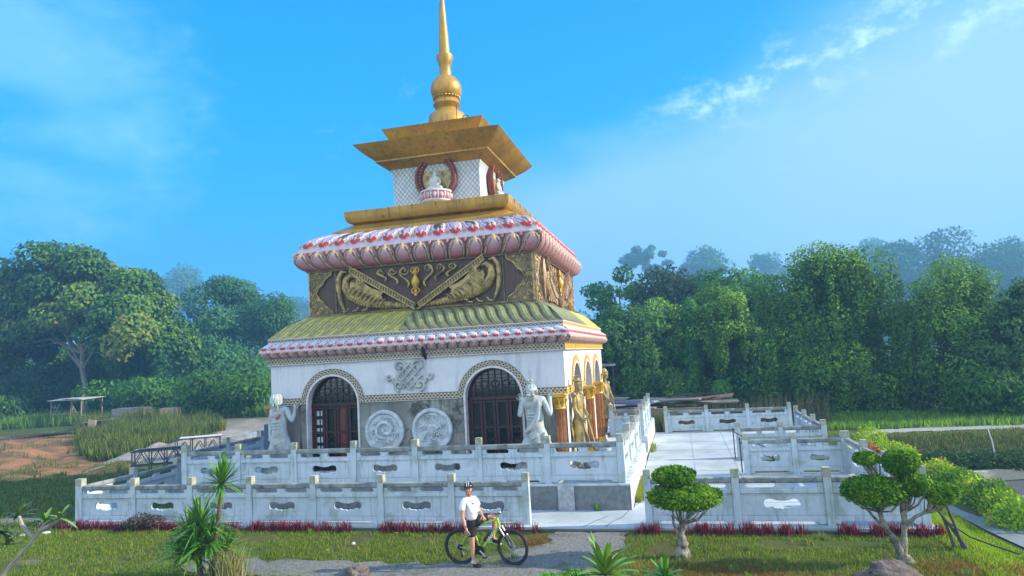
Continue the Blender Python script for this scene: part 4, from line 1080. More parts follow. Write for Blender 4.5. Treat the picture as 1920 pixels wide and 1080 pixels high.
def tree(label, x, y, z, h, w, n, leaf, cols, seed, crown0=.12, trunk=.25, ncl=26, curtain=0., droop=.4, d=None, name='forest_tree', bark=BARKD, group=None, clumps=None, nl=8, aspect=1.8, rmin=.13, rmax=.24):
    rt = thing(name, label, 'tree', (x, y, z), 0, group)
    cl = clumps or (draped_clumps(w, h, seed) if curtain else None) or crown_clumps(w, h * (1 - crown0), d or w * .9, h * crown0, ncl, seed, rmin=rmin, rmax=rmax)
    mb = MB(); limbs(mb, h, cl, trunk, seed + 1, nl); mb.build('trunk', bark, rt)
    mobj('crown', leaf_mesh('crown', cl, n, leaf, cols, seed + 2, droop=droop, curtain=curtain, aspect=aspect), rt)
    return rt

# big broad tree at the far left
cl = []
R = random.Random(11)
for (cx_, cz, rx, rz_) in ((-9.5, 15.8, 3.2, 2.2), (-6., 16.8, 3.2, 2.0), (-2.2, 18.2, 3.0, 2.2), (1.6, 17.0, 3.2, 2.2), (4.8, 15.2, 3., 2.3), (7.6, 12.4, 2.8, 2.5), (9.4, 9.6, 2.6, 2.4), (10.2, 7.2, 2.0, 1.6), (-9.5, 12.5, 3, 2.2), (-6., 13.6, 3.3, 2.2), (-2., 14.6, 3.3, 2.4), (2., 13.6, 3.2, 2.4), (5.5, 11., 3., 2.3), (7., 8.4, 2.4, 2), (3.6, 9.2, 2.6, 2), (-9.8, 9.4, 2.8, 2), (-6.6, 10.2, 3, 2), (-11, 6.8, 2.4, 1.8), (-8.6, 7.8, 2., 1.5), (-.5, 11., 2.6, 1.8), (-4.2, 10.8, 2.4, 1.6), (5.4, 6.8, 1.8, 1.2), (-12.5, 11, 3, 3), (-12.8, 14.6, 3, 2.4)):
    for k in range(4): cl.append(((cx_ + R.uniform(-1.1, 1.1), R.uniform(-5, 5) * .8, cz + R.uniform(-.8, .8)), (rx * R.uniform(.6, .85), rx * R.uniform(.6, .9), rz_ * R.uniform(.6, .85))))
bt = tree('big broad-crowned tree with large leaves at the far left of the clearing', -66.4, 63.6, 0, 20.5, 25, 60000, .44, [(.035, .10, .026), (.055, .145, .03), (.085, .19, .035), (.15, .26, .04), (.26, .22, .045)], 21, trunk=.36, clumps=cl, name='broad_tree', bark=BARK, droop=.55, nl=22, aspect=1.25)

# the row of trees behind, left to right.  (label, x, y, z, h, w, leaves, leaf size, colours, kw)
rows = [
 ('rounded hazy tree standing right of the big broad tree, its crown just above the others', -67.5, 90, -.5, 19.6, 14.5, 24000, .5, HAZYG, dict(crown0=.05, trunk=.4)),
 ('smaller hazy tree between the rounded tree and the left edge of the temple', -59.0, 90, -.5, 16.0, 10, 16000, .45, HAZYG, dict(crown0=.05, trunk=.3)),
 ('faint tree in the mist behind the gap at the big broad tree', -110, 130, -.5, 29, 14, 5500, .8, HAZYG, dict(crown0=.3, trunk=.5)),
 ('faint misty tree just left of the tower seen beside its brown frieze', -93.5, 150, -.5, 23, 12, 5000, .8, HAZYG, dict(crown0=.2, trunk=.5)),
 ('light green feathery tree beside the right wall of the temple', -4.6, 54.5, 0, 7.8, 8.4, 14000, .34, [(.03, .09, .025), (.055, .15, .035), (.09, .21, .045)], dict(crown0=.0, curtain=1.6, trunk=.2)),
 ('dark spreading tree with gaps whose top shows just right of the lotus cornice', -6.0, 70, -.3, 13.2, 9.5, 5200, .42, DARKG, dict(crown0=.35, trunk=.3, ncl=22, rmin=.08, rmax=.15)),
 ('brownish green tree behind the vine column right of the spreading tree', -.5, 68, -.5, 12.2, 10.0, 13000, .42, [(.03, .07, .03), (.05, .09, .035), (.08, .11, .045)], dict(crown0=.1)),
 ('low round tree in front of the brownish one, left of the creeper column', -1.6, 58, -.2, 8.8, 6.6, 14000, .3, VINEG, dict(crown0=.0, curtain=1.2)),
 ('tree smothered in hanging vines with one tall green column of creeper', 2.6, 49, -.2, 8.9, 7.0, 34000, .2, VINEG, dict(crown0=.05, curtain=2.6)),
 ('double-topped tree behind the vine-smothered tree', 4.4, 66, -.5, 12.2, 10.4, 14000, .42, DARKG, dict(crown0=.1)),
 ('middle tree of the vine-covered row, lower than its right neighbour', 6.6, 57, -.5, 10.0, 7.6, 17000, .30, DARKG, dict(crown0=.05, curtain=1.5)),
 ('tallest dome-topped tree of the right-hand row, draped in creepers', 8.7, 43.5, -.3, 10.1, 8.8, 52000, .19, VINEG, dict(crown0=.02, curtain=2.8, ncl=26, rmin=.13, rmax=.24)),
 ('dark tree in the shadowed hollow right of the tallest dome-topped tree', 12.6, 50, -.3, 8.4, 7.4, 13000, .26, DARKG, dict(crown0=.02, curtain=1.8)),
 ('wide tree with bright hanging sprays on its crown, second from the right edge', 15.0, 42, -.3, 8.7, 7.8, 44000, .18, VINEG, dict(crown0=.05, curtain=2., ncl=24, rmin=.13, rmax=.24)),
 ('yellowish green tree at the right edge above the gravel track', 16.9, 39, -.2, 7.0, 5.4, 13000, .24, [(.04, .10, .03), (.06, .14, .035), (.10, .19, .045)], dict(crown0=.0, curtain=1.6)),
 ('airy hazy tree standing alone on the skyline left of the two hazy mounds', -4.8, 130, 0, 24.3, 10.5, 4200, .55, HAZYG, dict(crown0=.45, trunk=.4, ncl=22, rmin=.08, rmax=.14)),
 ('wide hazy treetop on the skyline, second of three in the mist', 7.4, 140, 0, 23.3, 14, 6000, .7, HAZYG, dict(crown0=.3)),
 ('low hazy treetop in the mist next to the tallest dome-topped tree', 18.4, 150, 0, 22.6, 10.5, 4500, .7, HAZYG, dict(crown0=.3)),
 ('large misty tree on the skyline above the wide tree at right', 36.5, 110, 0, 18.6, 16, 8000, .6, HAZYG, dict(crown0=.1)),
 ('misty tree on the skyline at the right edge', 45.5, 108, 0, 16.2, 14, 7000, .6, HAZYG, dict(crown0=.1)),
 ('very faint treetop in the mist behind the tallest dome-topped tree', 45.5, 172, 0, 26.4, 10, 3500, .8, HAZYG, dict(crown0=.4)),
]
for i, (lb, x, y, z, h, w_, n, lf, cols, kw) in enumerate(rows):
    if y >= 100:
        k = 2.6; x *= k; y *= k; zt = 4.28 + (h - 4.28) * k; h = min(h * 1.35, zt * .8); w_ *= k; z = zt - h; lf *= k
    kw.setdefault('trunk', .28); kw.setdefault('ncl', 26)
    tree(lb, x, y, z, h, w_, n, lf, cols, 100 + 7 * i, group='trees of the misty forest edge', **kw)
# column of creeper hanging from the vine-smothered tree
rt = thing('creeper_column', 'narrow bright green column of creeper hanging down to the ground behind the rear fence', 'climbing plant', (.9, 47.5, 0))
mobj('foliage', leaf_mesh('foliage', [((0, 0, .8 + .62 * k), (.55 + .15 * math.sin(k * 1.7), .6, .6)) for k in range(11)], 7000, .26, [(.03, .11, .03), (.06, .18, .04), (.11, .27, .05)], 5, droop=.8), rt)
MB().tube([(0, 0, 0), (.1, 0, 3.5), (0, .2, 7.6)], [.12, .1, .06], 7).build('stem', BARKD, rt)
rt = thing('rounded_bush', 'small rounded bright bush standing at the foot of the creeper column', 'bush', (2.3, 44.5, 0))
mobj('foliage', leaf_mesh('foliage', [((0, 0, .7), (.75, .7, .7)), ((.05, 0, 1.5), (.55, .5, .55))], 3000, .2, [(.04, .13, .03), (.08, .22, .04), (.13, .3, .05)], 6, droop=.6), rt)
# a far-off wooded slope that closes the view behind the rows
cl = []; R = random.Random(4)
for i in range(150):
    x = -400 + 5.4 * i + R.uniform(-3, 3); y = 300 + R.uniform(-12, 70)
    cl.append(((x, y, R.uniform(5, 18)), (R.uniform(8, 14), 9, R.uniform(6, 11))))
for i in range(150):
    x = 92 + 1.5 * i; cl.append(((x, 345 + R.uniform(-5, 20), R.uniform(6, 33 + 4 * math.sin(i * .13))), (9, 8, 8)))
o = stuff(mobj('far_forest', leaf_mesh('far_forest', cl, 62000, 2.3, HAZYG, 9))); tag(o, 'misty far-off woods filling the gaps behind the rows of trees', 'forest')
hl = MB(); nxh = 60; V = []
for j, (y, b) in enumerate(((240, 0), (300, 13), (380, 23), (460, 24))):
    for i in range(nxh): x = -520 + 1040 * i / (nxh - 1); V.append((x, y, b + (2.0 * mn.noise(Vector((x * .03, y * .02, 0))) + (12 * sstep(x, 70, 120) if b > 15 else 0) if b else -1)))
hl.add(V, [(j * nxh + i, j * nxh + i + 1, (j + 1) * nxh + i + 1, (j + 1) * nxh + i) for j in range(3) for i in range(nxh - 1)])
struct(hl.build('hills', pm('wooded_hill', (.03, .07, .03), (.05, .09, .04), .1, 1., spec=0), smooth=60))

# thickets at the edge of the clearing (left) and under the trees
def shrub(label, x, y, z, w_, h, d, n, lf, cols, seed, name='thicket', cat='bush', ncl=14, group=None, **kw):
    rt = thing(name, label, cat, (x, y, z), 0, group); R = random.Random(seed); cl = []
    for k in range(ncl):
        px = R.uniform(-.42, .42) * w_; r = R.uniform(.16, .3) * min(w_, 2.2 * h); cl.append(((px, R.uniform(-.4, .4) * d, h * R.uniform(.2, .72)), (r, r, h * R.uniform(.2, .32))))
    mobj('foliage', leaf_mesh('foliage', cl, n, lf, cols, seed, flat_bottom=0, **kw), rt)
    mb = MB()
    for k in range(7): c = R.choice(cl)[0]; mb.tube([(c[0] * .4, c[1] * .4, 0), (c[0] * .8, c[1] * .8, c[2] * .5), c], [.05, .035, .015], 5)
    mb.build('stems', BARKD, rt); return rt
MIDG = [(0.035, 0.109, 0.019), (0.064, 0.174, 0.025), (0.099, 0.247, 0.028)]
for a in (('leafy thicket between the rubble field and the left wall of the temple', -42.5, 57, 9, 4.7, 4, 6500, .42, MIDG, 1), ('leafy thicket left of the one beside the temple', -51, 60, 9, 4.3, 4, 6500, .42, MIDG, 2),
          ('low thicket behind the two pale blocks', -58, 62, 9, 4.2, 4, 6000, .42, DARKG, 3), ('dark thicket right behind the trunk of the broad tree', -66, 70, 13, 9.0, 4, 12000, .5, DARKG, 4),
          ('dark thicket left of the trunk of the broad tree', -77, 70, 13, 9.5, 4, 12000, .5, DARKG, 5), ('thicket at the left edge of the photograph below the broad tree', -87, 70, 12, 9., 4, 11000, .5, DARKG, 6),
          ('tall dark thicket in the haze behind the leafy thickets', -56, 76, 20, 10, 5, 16000, .5, HAZYG, 7), ('bright green young bushes at the left edge beside the orange soil', -73, 58, 10, 3.3, 4, 5000, .36, VINEG, 8),
          ('bush at the foot of the feathery tree behind the open shelter', -1.8, 50, 4.4, 3.6, 3, 5000, .26, VINEG, 9), ('dark undergrowth beneath the middle trees', 5.6, 47, 6, 3.2, 3, 6000, .28, DARKG, 10),
          ('dark undergrowth beneath the tallest dome-topped tree', 10.5, 42, 7, 2.6, 3, 7000, .25, VINEG, 11), ('leafy undergrowth at the right edge behind the track', 15.5, 38, 6, 2.6, 3, 6500, .22, MIDG, 12)):
    lb, x, y, w_, h, d, n, lf, cols, sd_ = a
    shrub(lb, x, y, 0, w_, h, d, n, lf, cols, 300 + sd_, group='thickets at the forest edge', droop=.6)

# clipped topiary trees on the lawn ------------------------------------------------
def pads(label, x, y, trunkpts, padlist, seed, n):
    rt = thing('topiary_tree', label, 'topiary', (x, y, 0), 0, 'clipped topiary trees on the lawn')
    mb = MB(); R = random.Random(seed)
    for pts, rad in trunkpts:
        P = [Vector(p) for p in pts]; Q = []; RR = []
        for i in range(len(P) - 1):
            for q in (0, .33, .66): Q.append(P[i].lerp(P[i + 1], q) + Vector((R.uniform(-.012, .012), R.uniform(-.012, .012), 0))); RR.append((rad[i] * (1 - q) + rad[i + 1] * q) * R.uniform(.85, 1.15))
        Q.append(P[-1]); RR.append(rad[-1]); mb.tube(Q, RR, 9)
    for c, r, src in padlist:
        for k in range(15):
            a = R.uniform(0, 2 * PI); q = R.uniform(.3, .95)
            e = Vector(c) + Vector((q * r[0] * math.cos(a), q * r[1] * math.sin(a), -r[2] * .25))
            s = Vector(src); m = s.lerp(e, .5) + Vector((0, 0, -.04 - .1 * q * r[0])) + Vector((R.uniform(-.03, .03), R.uniform(-.03, .03), 0))
            mb.tube([s, s.lerp(m, .5) + Vector((R.uniform(-.02, .02), 0, 0)), m, m.lerp(e, .5) + Vector((0, 0, .01)), e], [.021, .017, .013, .010, .006], 5)
    mb.build('trunk', BARK, rt)
    for i, (c, r, src) in enumerate(padlist):
        cl = []
        nn = 26
        for k in range(nn):
            a = 2.4 * k; q = math.sqrt((k + .5) / nn) * .9; zz = math.sqrt(1 - q * q * .9)
            cl.append(((c[0] + q * r[0] * math.cos(a), c[1] + q * r[1] * math.sin(a), c[2] - r[2] * .25 + r[2] * .75 * zz * R.uniform(.9, 1.05)), (r[0] * .22, r[1] * .22, r[2] * .36)))
        cl.append(((c[0], c[1], c[2] - r[2] * .02), (r[0] * .93, r[1] * .93, r[2] * .66))); cl.append(((c[0], c[1], c[2] + r[2] * .1), (r[0] * .84, r[1] * .84, r[2] * .74)))
        mobj('foliage_pad', leaf_mesh('foliage_pad', cl, int(n * 2.4 * r[0] * r[1] * (1 + .3 / r[0])), .062, TOPG, seed + i, droop=.1, aspect=1.7, up=.9), rt)
pads('small topiary tree with two flat leaf pads on a knobbly pale trunk', -.26, 14.6,
     [([(0, 0, -.05), (-.02, 0, .12), (.02, 0, .28), (.0, 0, .42), (.03, 0, .60)], [.15, .12, .10, .07, .055]), ([(-.10, .03, -.05), (-.05, 0, .2)], [.06, .05]), ([(.12, 0, -.05), (.07, 0, .2)], [.05, .04]),
      ([(0, 0, .4), (-.12, 0, .62), (-.16, 0, .85)], [.045, .03, .022]), ([(.02, 0, .5), (.12, 0, .72), (.16, 0, .9)], [.045, .03, .022]), ([(.02, 0, .55), (0, .05, .9), (.02, 0, 1.30)], [.045, .03, .02])],
     [((.13, 0, 1.20), (.72, .62, .33), (.03, 0, .66)), ((-.05, 0, 1.62), (.43, .40, .26), (.02, 0, 1.22))], 40, 15000)
pads('larger topiary tree with five rounded leaf pads and twisted forking trunks', 3.82, 14.45,
     [([(.08, 0, -.05), (-.05, 0, .10), (-.12, 0, .35), (-.30, 0, .70), (-.38, 0, 1.0), (-.38, 0, 1.15)], [.14, .11, .075, .055, .045, .035]), ([(.0, 0, 0), (-.02, 0, .2), (.03, 0, .6), (.06, 0, .95), (.04, 0, 1.5)], [.08, .065, .055, .05, .04]),
      ([(-.1, 0, .35), (-.22, 0, .55), (-.5, 0, .9), (-.62, 0, 1.05)], [.04, .032, .025, .018]), ([(.06, 0, .72), (.25, 0, .86), (.45, .0, .95), (.55, 0, 1.05)], [.035, .03, .022, .015]), ([(.05, 0, -.04), (.22, -.05, -.02)], [.05, .02])],
     [((-.42, 0, 1.32), (.58, .50, .36), (-.36, 0, .95)), ((.10, 0, 1.84), (.33, .30, .32), (.04, 0, 1.35)), ((-.46, .15, 1.92), (.24, .22, .17), (-.3, .1, 1.5)), ((.30, .05, 1.42), (.36, .34, .26), (.1, 0, .95)), ((.74, .05, 1.26), (.32, .28, .26), (.4, 0, .92))], 60, 15000)

# ------------------------------------------------------------------ terrace under the temple
mb = MB()
mb.box((-8.52, 22.25, .38), (13.96, 7.8, .80)); 
te = MB()
for (x0, x1, y0, y1, z1) in ((-15.50, -1.54, 18.35, 26.12, .78), (-15.50, -2.62, 26.12, 28.15, .776), (-15.50, -1.54, 28.15, 35.6, .78)):
    te.box(((x0 + x1) / 2, (y0 + y1) / 2, (z1 - .1) / 2), (x1 - x0, y1 - y0, z1 + .1))
for k in range(4): te.box((-2.48 + .26 * k, 27.135, .30 - .155 * k * .5), (.26, 2.02, .60 - .155 * k))
terr = thing('stone_terrace', 'raised granite-faced terrace that carries the temple and its railings', 'terrace', (-8.52, 18.35, 0))
te.build('platform', PALEST, terr, smooth=0, off=(8.52, -18.35, 0))
for (x0, x1) in ((-15.50, -10.2), (-10.19, -5.6), (-5.59, -3.62), (-3.61, -1.545)): MB().box(((x0 + x1) / 2, 18.345, .38), (x1 - x0, .012, .70)).build('granite_slab', GRANITE, terr, smooth=0, off=(8.52, -18.35, 0))
for y0, y1 in ((18.36, 20.3), (20.31, 22.2), (22.21, 24.2), (24.21, 26.1), (28.17, 30.6), (30.61, 33), (33.01, 35.5)): MB().box((-1.535, (y0 + y1) / 2, .42), (.012, y1 - y0, .64)).build('facing_slab', SUNWALL, terr, smooth=0, off=(8.52, -18.35, 0))
o = MB().box((0, 0, .34), (.44, .05, .69)).build('stone_slab', pm('chalky_slab', (.40, .43, .45), (.28, .31, .33), 9, .9, spots=(.55, .62, .68), spa=.7, spscale=5, bump=.8), smooth=0)
o.location = (-3.26, 18.27, .10); o.rotation_euler = (math.radians(-3), 0, 0); tag(o, 'pale chalky stone slab standing against the granite wall of the terrace', 'stone slab')

# ------------------------------------------------------------------ balustrades
PL = 1.75
def rr_(x0, x1, z0, z1, n=6):
    r = (z1 - z0) / 2; zc = (z0 + z1) / 2
    return [(x0 + r - r * math.cos(-PI / 2 + PI * k / n), zc - r * math.sin(PI / 2 - PI * k / n)) for k in range(n + 1)][::1] + [(x1 - r + r * math.cos(-PI / 2 + PI * k / n), zc + r * math.sin(-PI / 2 + PI * k / n)) for k in range(n + 1)]
def slot(x0, x1, z0, z1, n=6):
    r = (z1 - z0) / 2; zc = (z0 + z1) / 2
    return [(x1 - r + r * math.sin(PI * k / n), zc - r * math.cos(PI * k / n)) for k in range(n + 1)] + [(x0 + r - r * math.sin(PI * k / n), zc + r * math.cos(PI * k / n)) for k in range(n + 1)]
def cloudhole(cx, cz, w_, h_):
    P = []
    top = [(-.5, .05), (-.49, .28), (-.44, .44), (-.36, .5), (-.27, .47), (-.18, .36), (-.08, .30), (.08, .30), (.18, .36), (.27, .47), (.36, .5), (.44, .44), (.49, .28), (.5, .05)]
    bot = [(.49, -.15), (.44, -.30), (.37, -.34), (.30, -.26), (.27, -.24), (.22, -.36), (.13, -.42), (.05, -.40), (0, -.52), (-.05, -.40), (-.13, -.42), (-.22, -.36), (-.27, -.24), (-.30, -.26), (-.37, -.34), (-.44, -.30), (-.49, -.15)]
    return [(cx + x * w_, cz + z * h_) for x, z in (top + bot)[::-1]]
def panel_mesh():
    mb = MB()
    def pl(outer, holes, th, m, bev=.008, y=0):
        vs, fs = plate(outer, holes, th, bev); mb.add([(x, y + z, zz) for x, zz, z in vs], fs, m)
    def rect(z0, z1): return [(0, z0), (PL, z0), (PL, z1), (0, z1)]
    pl(rect(.955, 1.08), [], .15, 1, .02)
    pl(rect(.81, .956), [slot(.12, .76, .835, .942), slot(.99, 1.63, .835, .942)], .10, 0)
    pl(rect(.71, .812), [], .14, 0, .012)
    pl(rect(.20, .712), [cloudhole(PL / 2, .47, .78, .24)], .075, 0)
    for z in (.235, .675): mb.bar((.10, -.04, z), (PL - .10, -.04, z), .012, .012, 0)
    for x in (.10, PL - .10): mb.bar((x, -.04, .235), (x, -.04, .675), .012, .012, 0)
    pl([(0, .02), (.14, .02), (.20, .085), (PL - .20, .085), (PL - .14, .02), (PL, .02), (PL, .20), (0, .20)], [], .12, 0)
    return mb.mesh('panel', (STONE, RAILM))
PANEL = panel_mesh()
PMESH = MB().box((0, 0, .54), (.17, .17, 1.08)).mesh('post', (STONE,))
mbc = MB().box((0, 0, .012), (.185, .185, .024)); mbc.box((0, 0, .115), (.18, .18, .18), 0, top=.97)
CMESH = mbc.mesh('cap', (MOSS,))
def rail(label, pts, z, group='stone balustrades round the temple', panels=None):
    rt = thing('stone_balustrade', label, 'balustrade', (pts[0][0], pts[0][1], z), 0, group); o = Vector((pts[0][0], pts[0][1]))
    for i, p in enumerate(pts):
        d = Vector(p) - o
        q = pts[min(i + 1, len(pts) - 1)]; q0 = pts[i - 1] if i else p; dv = Vector(q) - Vector(q0); a = math.atan2(dv.y, dv.x)
        ps = bpy.data.objects.new('post', PMESH); COL.objects.link(ps); ps.parent = rt; ps.location = (d.x, d.y, 0); ps.rotation_euler = (random.uniform(-.006, .006), random.uniform(-.006, .006), a)
        cp = bpy.data.objects.new('cap', CMESH); COL.objects.link(cp); cp.parent = ps; cp.location = (0, 0, 1.08)
        if i < len(pts) - 1 and (panels is None or i in panels):
            dv = Vector(pts[i + 1]) - Vector(p); L = dv.length - .17; u = dv.normalized()
            pn = bpy.data.objects.new('panel', PANEL); COL.objects.link(pn); pn.parent = rt
            pn.location = (d.x + u.x * .085, d.y + u.y * .085, 0); pn.rotation_euler = (0, 0, math.atan2(u.y, u.x)); pn.scale = (L / PL, 1, 1)
    return rt
Y1 = 16.9
rail('long front stone balustrade at lawn level with seven carved panels, left of the entrance gap', [(x, Y1) for x in (-17.78, -15.82, -13.88, -11.95, -9.97, -7.98, -6.0, -4.03)], .07)
rail('front stone balustrade at lawn level behind the topiary trees, right of the entrance gap', [(x, Y1) for x in (-1.02, 1.02, 3.02, 4.96)], .10)
rail('lower stone balustrade running back from the far left corner post', [(-17.72, y) for y in (16.9, 18.87, 20.85, 22.85)], .07)
rail('upper front stone balustrade on the terrace before the temple doors', [(x, 18.5) for x in (-15.4, -13.46, -11.52, -9.56, -7.62, -5.70, -3.74, -1.76)], .78)
rail('upper balustrade running back along the left edge of the terrace', [(-15.38, y) for y in (18.5, 20.45, 22.4)], .78)
rail('sunlit terrace balustrade on the right edge, in front of the side steps', [(-1.74, y) for y in (18.5, 21.0, 23.5, 26.0)], .78)
rail('sunlit terrace balustrade on the right edge, behind the side steps', [(-1.74, y) for y in (28.3, 30.5, 32.7, 34.9)], .78)
rail('short cross balustrade beside the golden statue behind the side steps', [(-2.95, 28.32), (-1.76, 28.32)], .78)
rail('short balustrade on the near side of the stairwell with the iron handrail', [(1.83, 23.35), (3.30, 23.35), (4.78, 23.35)], .10)
rail('short balustrade on the far side of the stairwell with the iron handrail', [(1.88, 26.72), (3.36, 26.72), (4.84, 26.72)], .10)
rail('balustrade on the outer right edge between the stairwell and the front corner', [(4.86, y) for y in (23.35, 21.3, 19.1, 16.95)], .10)
rail('balustrade on the outer right edge receding behind the stairwell', [(4.86, y) for y in (26.75, 28.75, 30.75, 32.75)], .10)
rail('rear balustrade across the back of the concrete apron', [(x, 34.75) for x in (-.92, 1.04, 2.96, 4.86)], .10)

# iron handrails at the stairwell
hr = thing('iron_handrail', 'thin black iron handrails leading down into the stairwell', 'handrail', (1.68, 25.0, .1))
mb = MB()
for y in (23.55, 26.4):
    mb.tube([(0, y - 25, 0), (0, y - 25, 1.05)], .02, 6); mb.tube([(0, y - 25, 1.05), (0, y - 25, 1.14)], .012, 6); mb.sph((0, y - 25, 1.07), .035)
    mb.tube([(0, y - 25, .98), (1.3, y - 25, .25), (2.4, y - 25, -.55)], .018, 6); mb.tube([(1.3, y - 25, .25), (1.3, y - 25, -.7)], .018, 6)
mb.build('rail', IRON, hr)

# ------------------------------------------------------------------ statues
def fig_mesh(N, E_, root): return skin(N, E_, root, 2)
def face(mb, c, r, tilt=0., beard=True, m=0, yaw=0.):
    """nose, brows, ears and beard on a head whose front is -y"""
    Rz = Matrix.Rotation(yaw, 3, 'Z') @ Matrix.Rotation(tilt, 3, 'X'); c = Vector(c)
    def P(x, y, z): return c + Rz @ Vector((x * r, y * r, z * r))
    mb.sph(P(0, -1.02, -.10), (.13 * r, .2 * r, .26 * r), m, 8, 6); mb.tube([P(-.5, -.82, .22), P(-.15, -.98, .16), P(.15, -.98, .16), P(.5, -.82, .22)], .09 * r, 6, m)
    for s in (-1, 1):
        mb.sph(P(s * .34, -.86, .05), (.13 * r, .09 * r, .08 * r), m, 8, 5); mb.sph(P(s * .93, 0, -.05), (.12 * r, .2 * r, .32 * r), m, 8, 6); mb.sph(P(s * .42, -.78, -.3), (.25 * r, .2 * r, .2 * r), m, 8, 6)
    mb.tube([P(-.25, -.92, -.48), P(0, -1.0, -.46), P(.25, -.92, -.48)], .07 * r, 6, m)
    if beard:
        for k in range(7): x = -.55 + 1.1 * k / 6; mb.tube([P(x, -.78 + abs(x) * .3, -.45), P(x * .8, -.82, -.85), P(x * .45, -.75, -1.25 - .2 * (1 - abs(x)))], [.16 * r, .14 * r, .04 * r], 6, m)
def titan(label, x, y, right):
    rt = thing('stone_giant_statue', label, 'statue', (x, y, Z0), 0, 'grey stone giants holding up the wall')
    if right:
        N = {'pel': (.03, 0, 1.28, .24, .19), 'bel': (.02, -.04, 1.55, .25, .21), 'ch': (0, 0, 1.95, .29, .20), 'ch2': (-.01, 0, 2.18, .25, .17), 'nk': (-.03, -.05, 2.36, .10), 'hd': (-.04, -.12, 2.50, .185, .20), 'hd2': (-.05, -.06, 2.62, .12),
             'ls': (-.27, 0, 2.24, .105), 'le': (-.42, -.08, 1.78, .085), 'lw': (-.40, .10, 2.18, .05), 'rs': (.27, 0, 2.24, .11), 're': (.50, -.10, 1.78, .085), 'rw': (.46, .06, 2.26, .055),
             'lh': (-.16, 0, 1.2, .18), 'lk': (-.42, -.12, .66, .15), 'la': (-.46, .02, .12, .09), 'lt': (-.50, -.20, .05, .07), 'rh': (.18, 0, 1.2, .18), 'rk': (.50, -.10, .68, .15), 'ra': (.62, .04, .12, .09), 'rt': (.68, -.18, .05, .07)}
    else:
        N = {'pel': (.04, 0, 1.30, .22, .18), 'bel': (.03, -.05, 1.60, .24, .21), 'ch': (0, 0, 1.98, .29, .20), 'ch2': (0, 0, 2.18, .25, .17), 'nk': (.0, -.05, 2.36, .10), 'hd': (-.02, -.12, 2.50, .185, .20), 'hd2': (-.04, -.05, 2.62, .12),
             'ls': (-.25, 0, 2.22, .10), 'le': (-.33, .02, 1.80, .08), 'lw': (-.27, -.10, 1.46, .055), 'rs': (.26, 0, 2.24, .11), 're': (.50, -.06, 1.86, .085), 'rw': (.54, .02, 2.20, .055),
             'lh': (-.14, 0, 1.2, .18), 'lk': (-.34, -.10, .66, .17), 'la': (-.42, .04, .12, .10), 'lt': (-.46, -.18, .05, .08), 'rh': (.18, 0, 1.2, .17), 'rk': (.38, -.14, .70, .14), 'ra': (.42, .02, .12, .09), 'rt': (.52, -.20, .05, .07)}
    E_ = chain('pel', 'bel', 'ch', 'ch2', 'nk', 'hd', 'hd2') + chain('ch2', 'ls', 'le', 'lw') + chain('ch2', 'rs', 're', 'rw') + chain('pel', 'lh', 'lk', 'la', 'lt') + chain('pel', 'rh', 'rk', 'ra', 'rt')
    if right: add_hand(N, E_, 'L', 'lw', (-.05, .15, 1), (1, 0, 0), 1.55, .3, (0, -1, 0)); add_hand(N, E_, 'R', 'rw', (.0, .1, 1), (-1, 0, 0), 1.55, .3, (0, -1, 0))
    else: add_hand(N, E_, 'L', 'lw', (.5, -.3, -1), (1, 0, 0), 1.5, .4, (0, 1, 0)); add_hand(N, E_, 'R', 'rw', (.0, .1, 1), (-1, 0, 0), 1.6, .3, (0, -1, 0))
    mb = MB().add(*fig_mesh(N, E_, 'pel'))
    hc = Vector(N['hd'][:3]); face(mb, hc, .19, .35, True)
    # chest and belly muscles, navel fold
    for s in (-1, 1): mb.sph((s * .115, -.135, 2.10), (.15, .065, .10), 0, 12, 8)
    for k in range(3): mb.tube([(-.16, -.20, 1.88 - .09 * k), (0, -.235 - .01 * k, 1.86 - .09 * k), (.16, -.20, 1.88 - .09 * k)], .02, 6)
    bd = mb.build('body', STATUE, rt, smooth=80)
    mb = MB()
    hs = 1.2
    if right:
        mb.lathe([(.19, -.02), (.17, .04), (.12, .12), (.06, .16)], hc + Vector((-.01, .04, .04)), 14); mb.sph(hc + Vector((-.02, .03, .25)), (.085, .085, .07), 0, 10, 8)
        for s in (-1, 1): mb.sph(hc + Vector((-.02 + s * .05, .0, .30)), (.05, .05, .045), 0, 8, 6)
        for k in range(10): a = 2 * PI * k / 10; mb.tube([hc + Vector((.165 * math.cos(a), .04 + .165 * math.sin(a), .0)), hc + Vector((.14 * math.cos(a), .04 + .14 * math.sin(a), .12)), hc + Vector((.05 * math.cos(a), .04 + .05 * math.sin(a), .2))], .022, 5)
    else:
        for k in range(15):
            a = 2 * PI * k / 15; mb.tube([hc + Vector((.16 * math.cos(a), .04 + .16 * math.sin(a), -.08)), hc + Vector((.15 * math.cos(a), .04 + .15 * math.sin(a), .10)), hc + Vector((.05 * math.cos(a) + (-.07 if k % 2 else .06), .04 + .05 * math.sin(a), .25))], [.06, .075, .03], 7)
        mb.sph(hc + Vector((0, .03, .06)), (.18, .18, .16), 0, 14, 9)
    mb.build('hair', STATUE, bd, smooth=80)
    # draped cloth round the hips and thighs, with folds
    mb = MB(); nu, nv = 72, 22; V = []
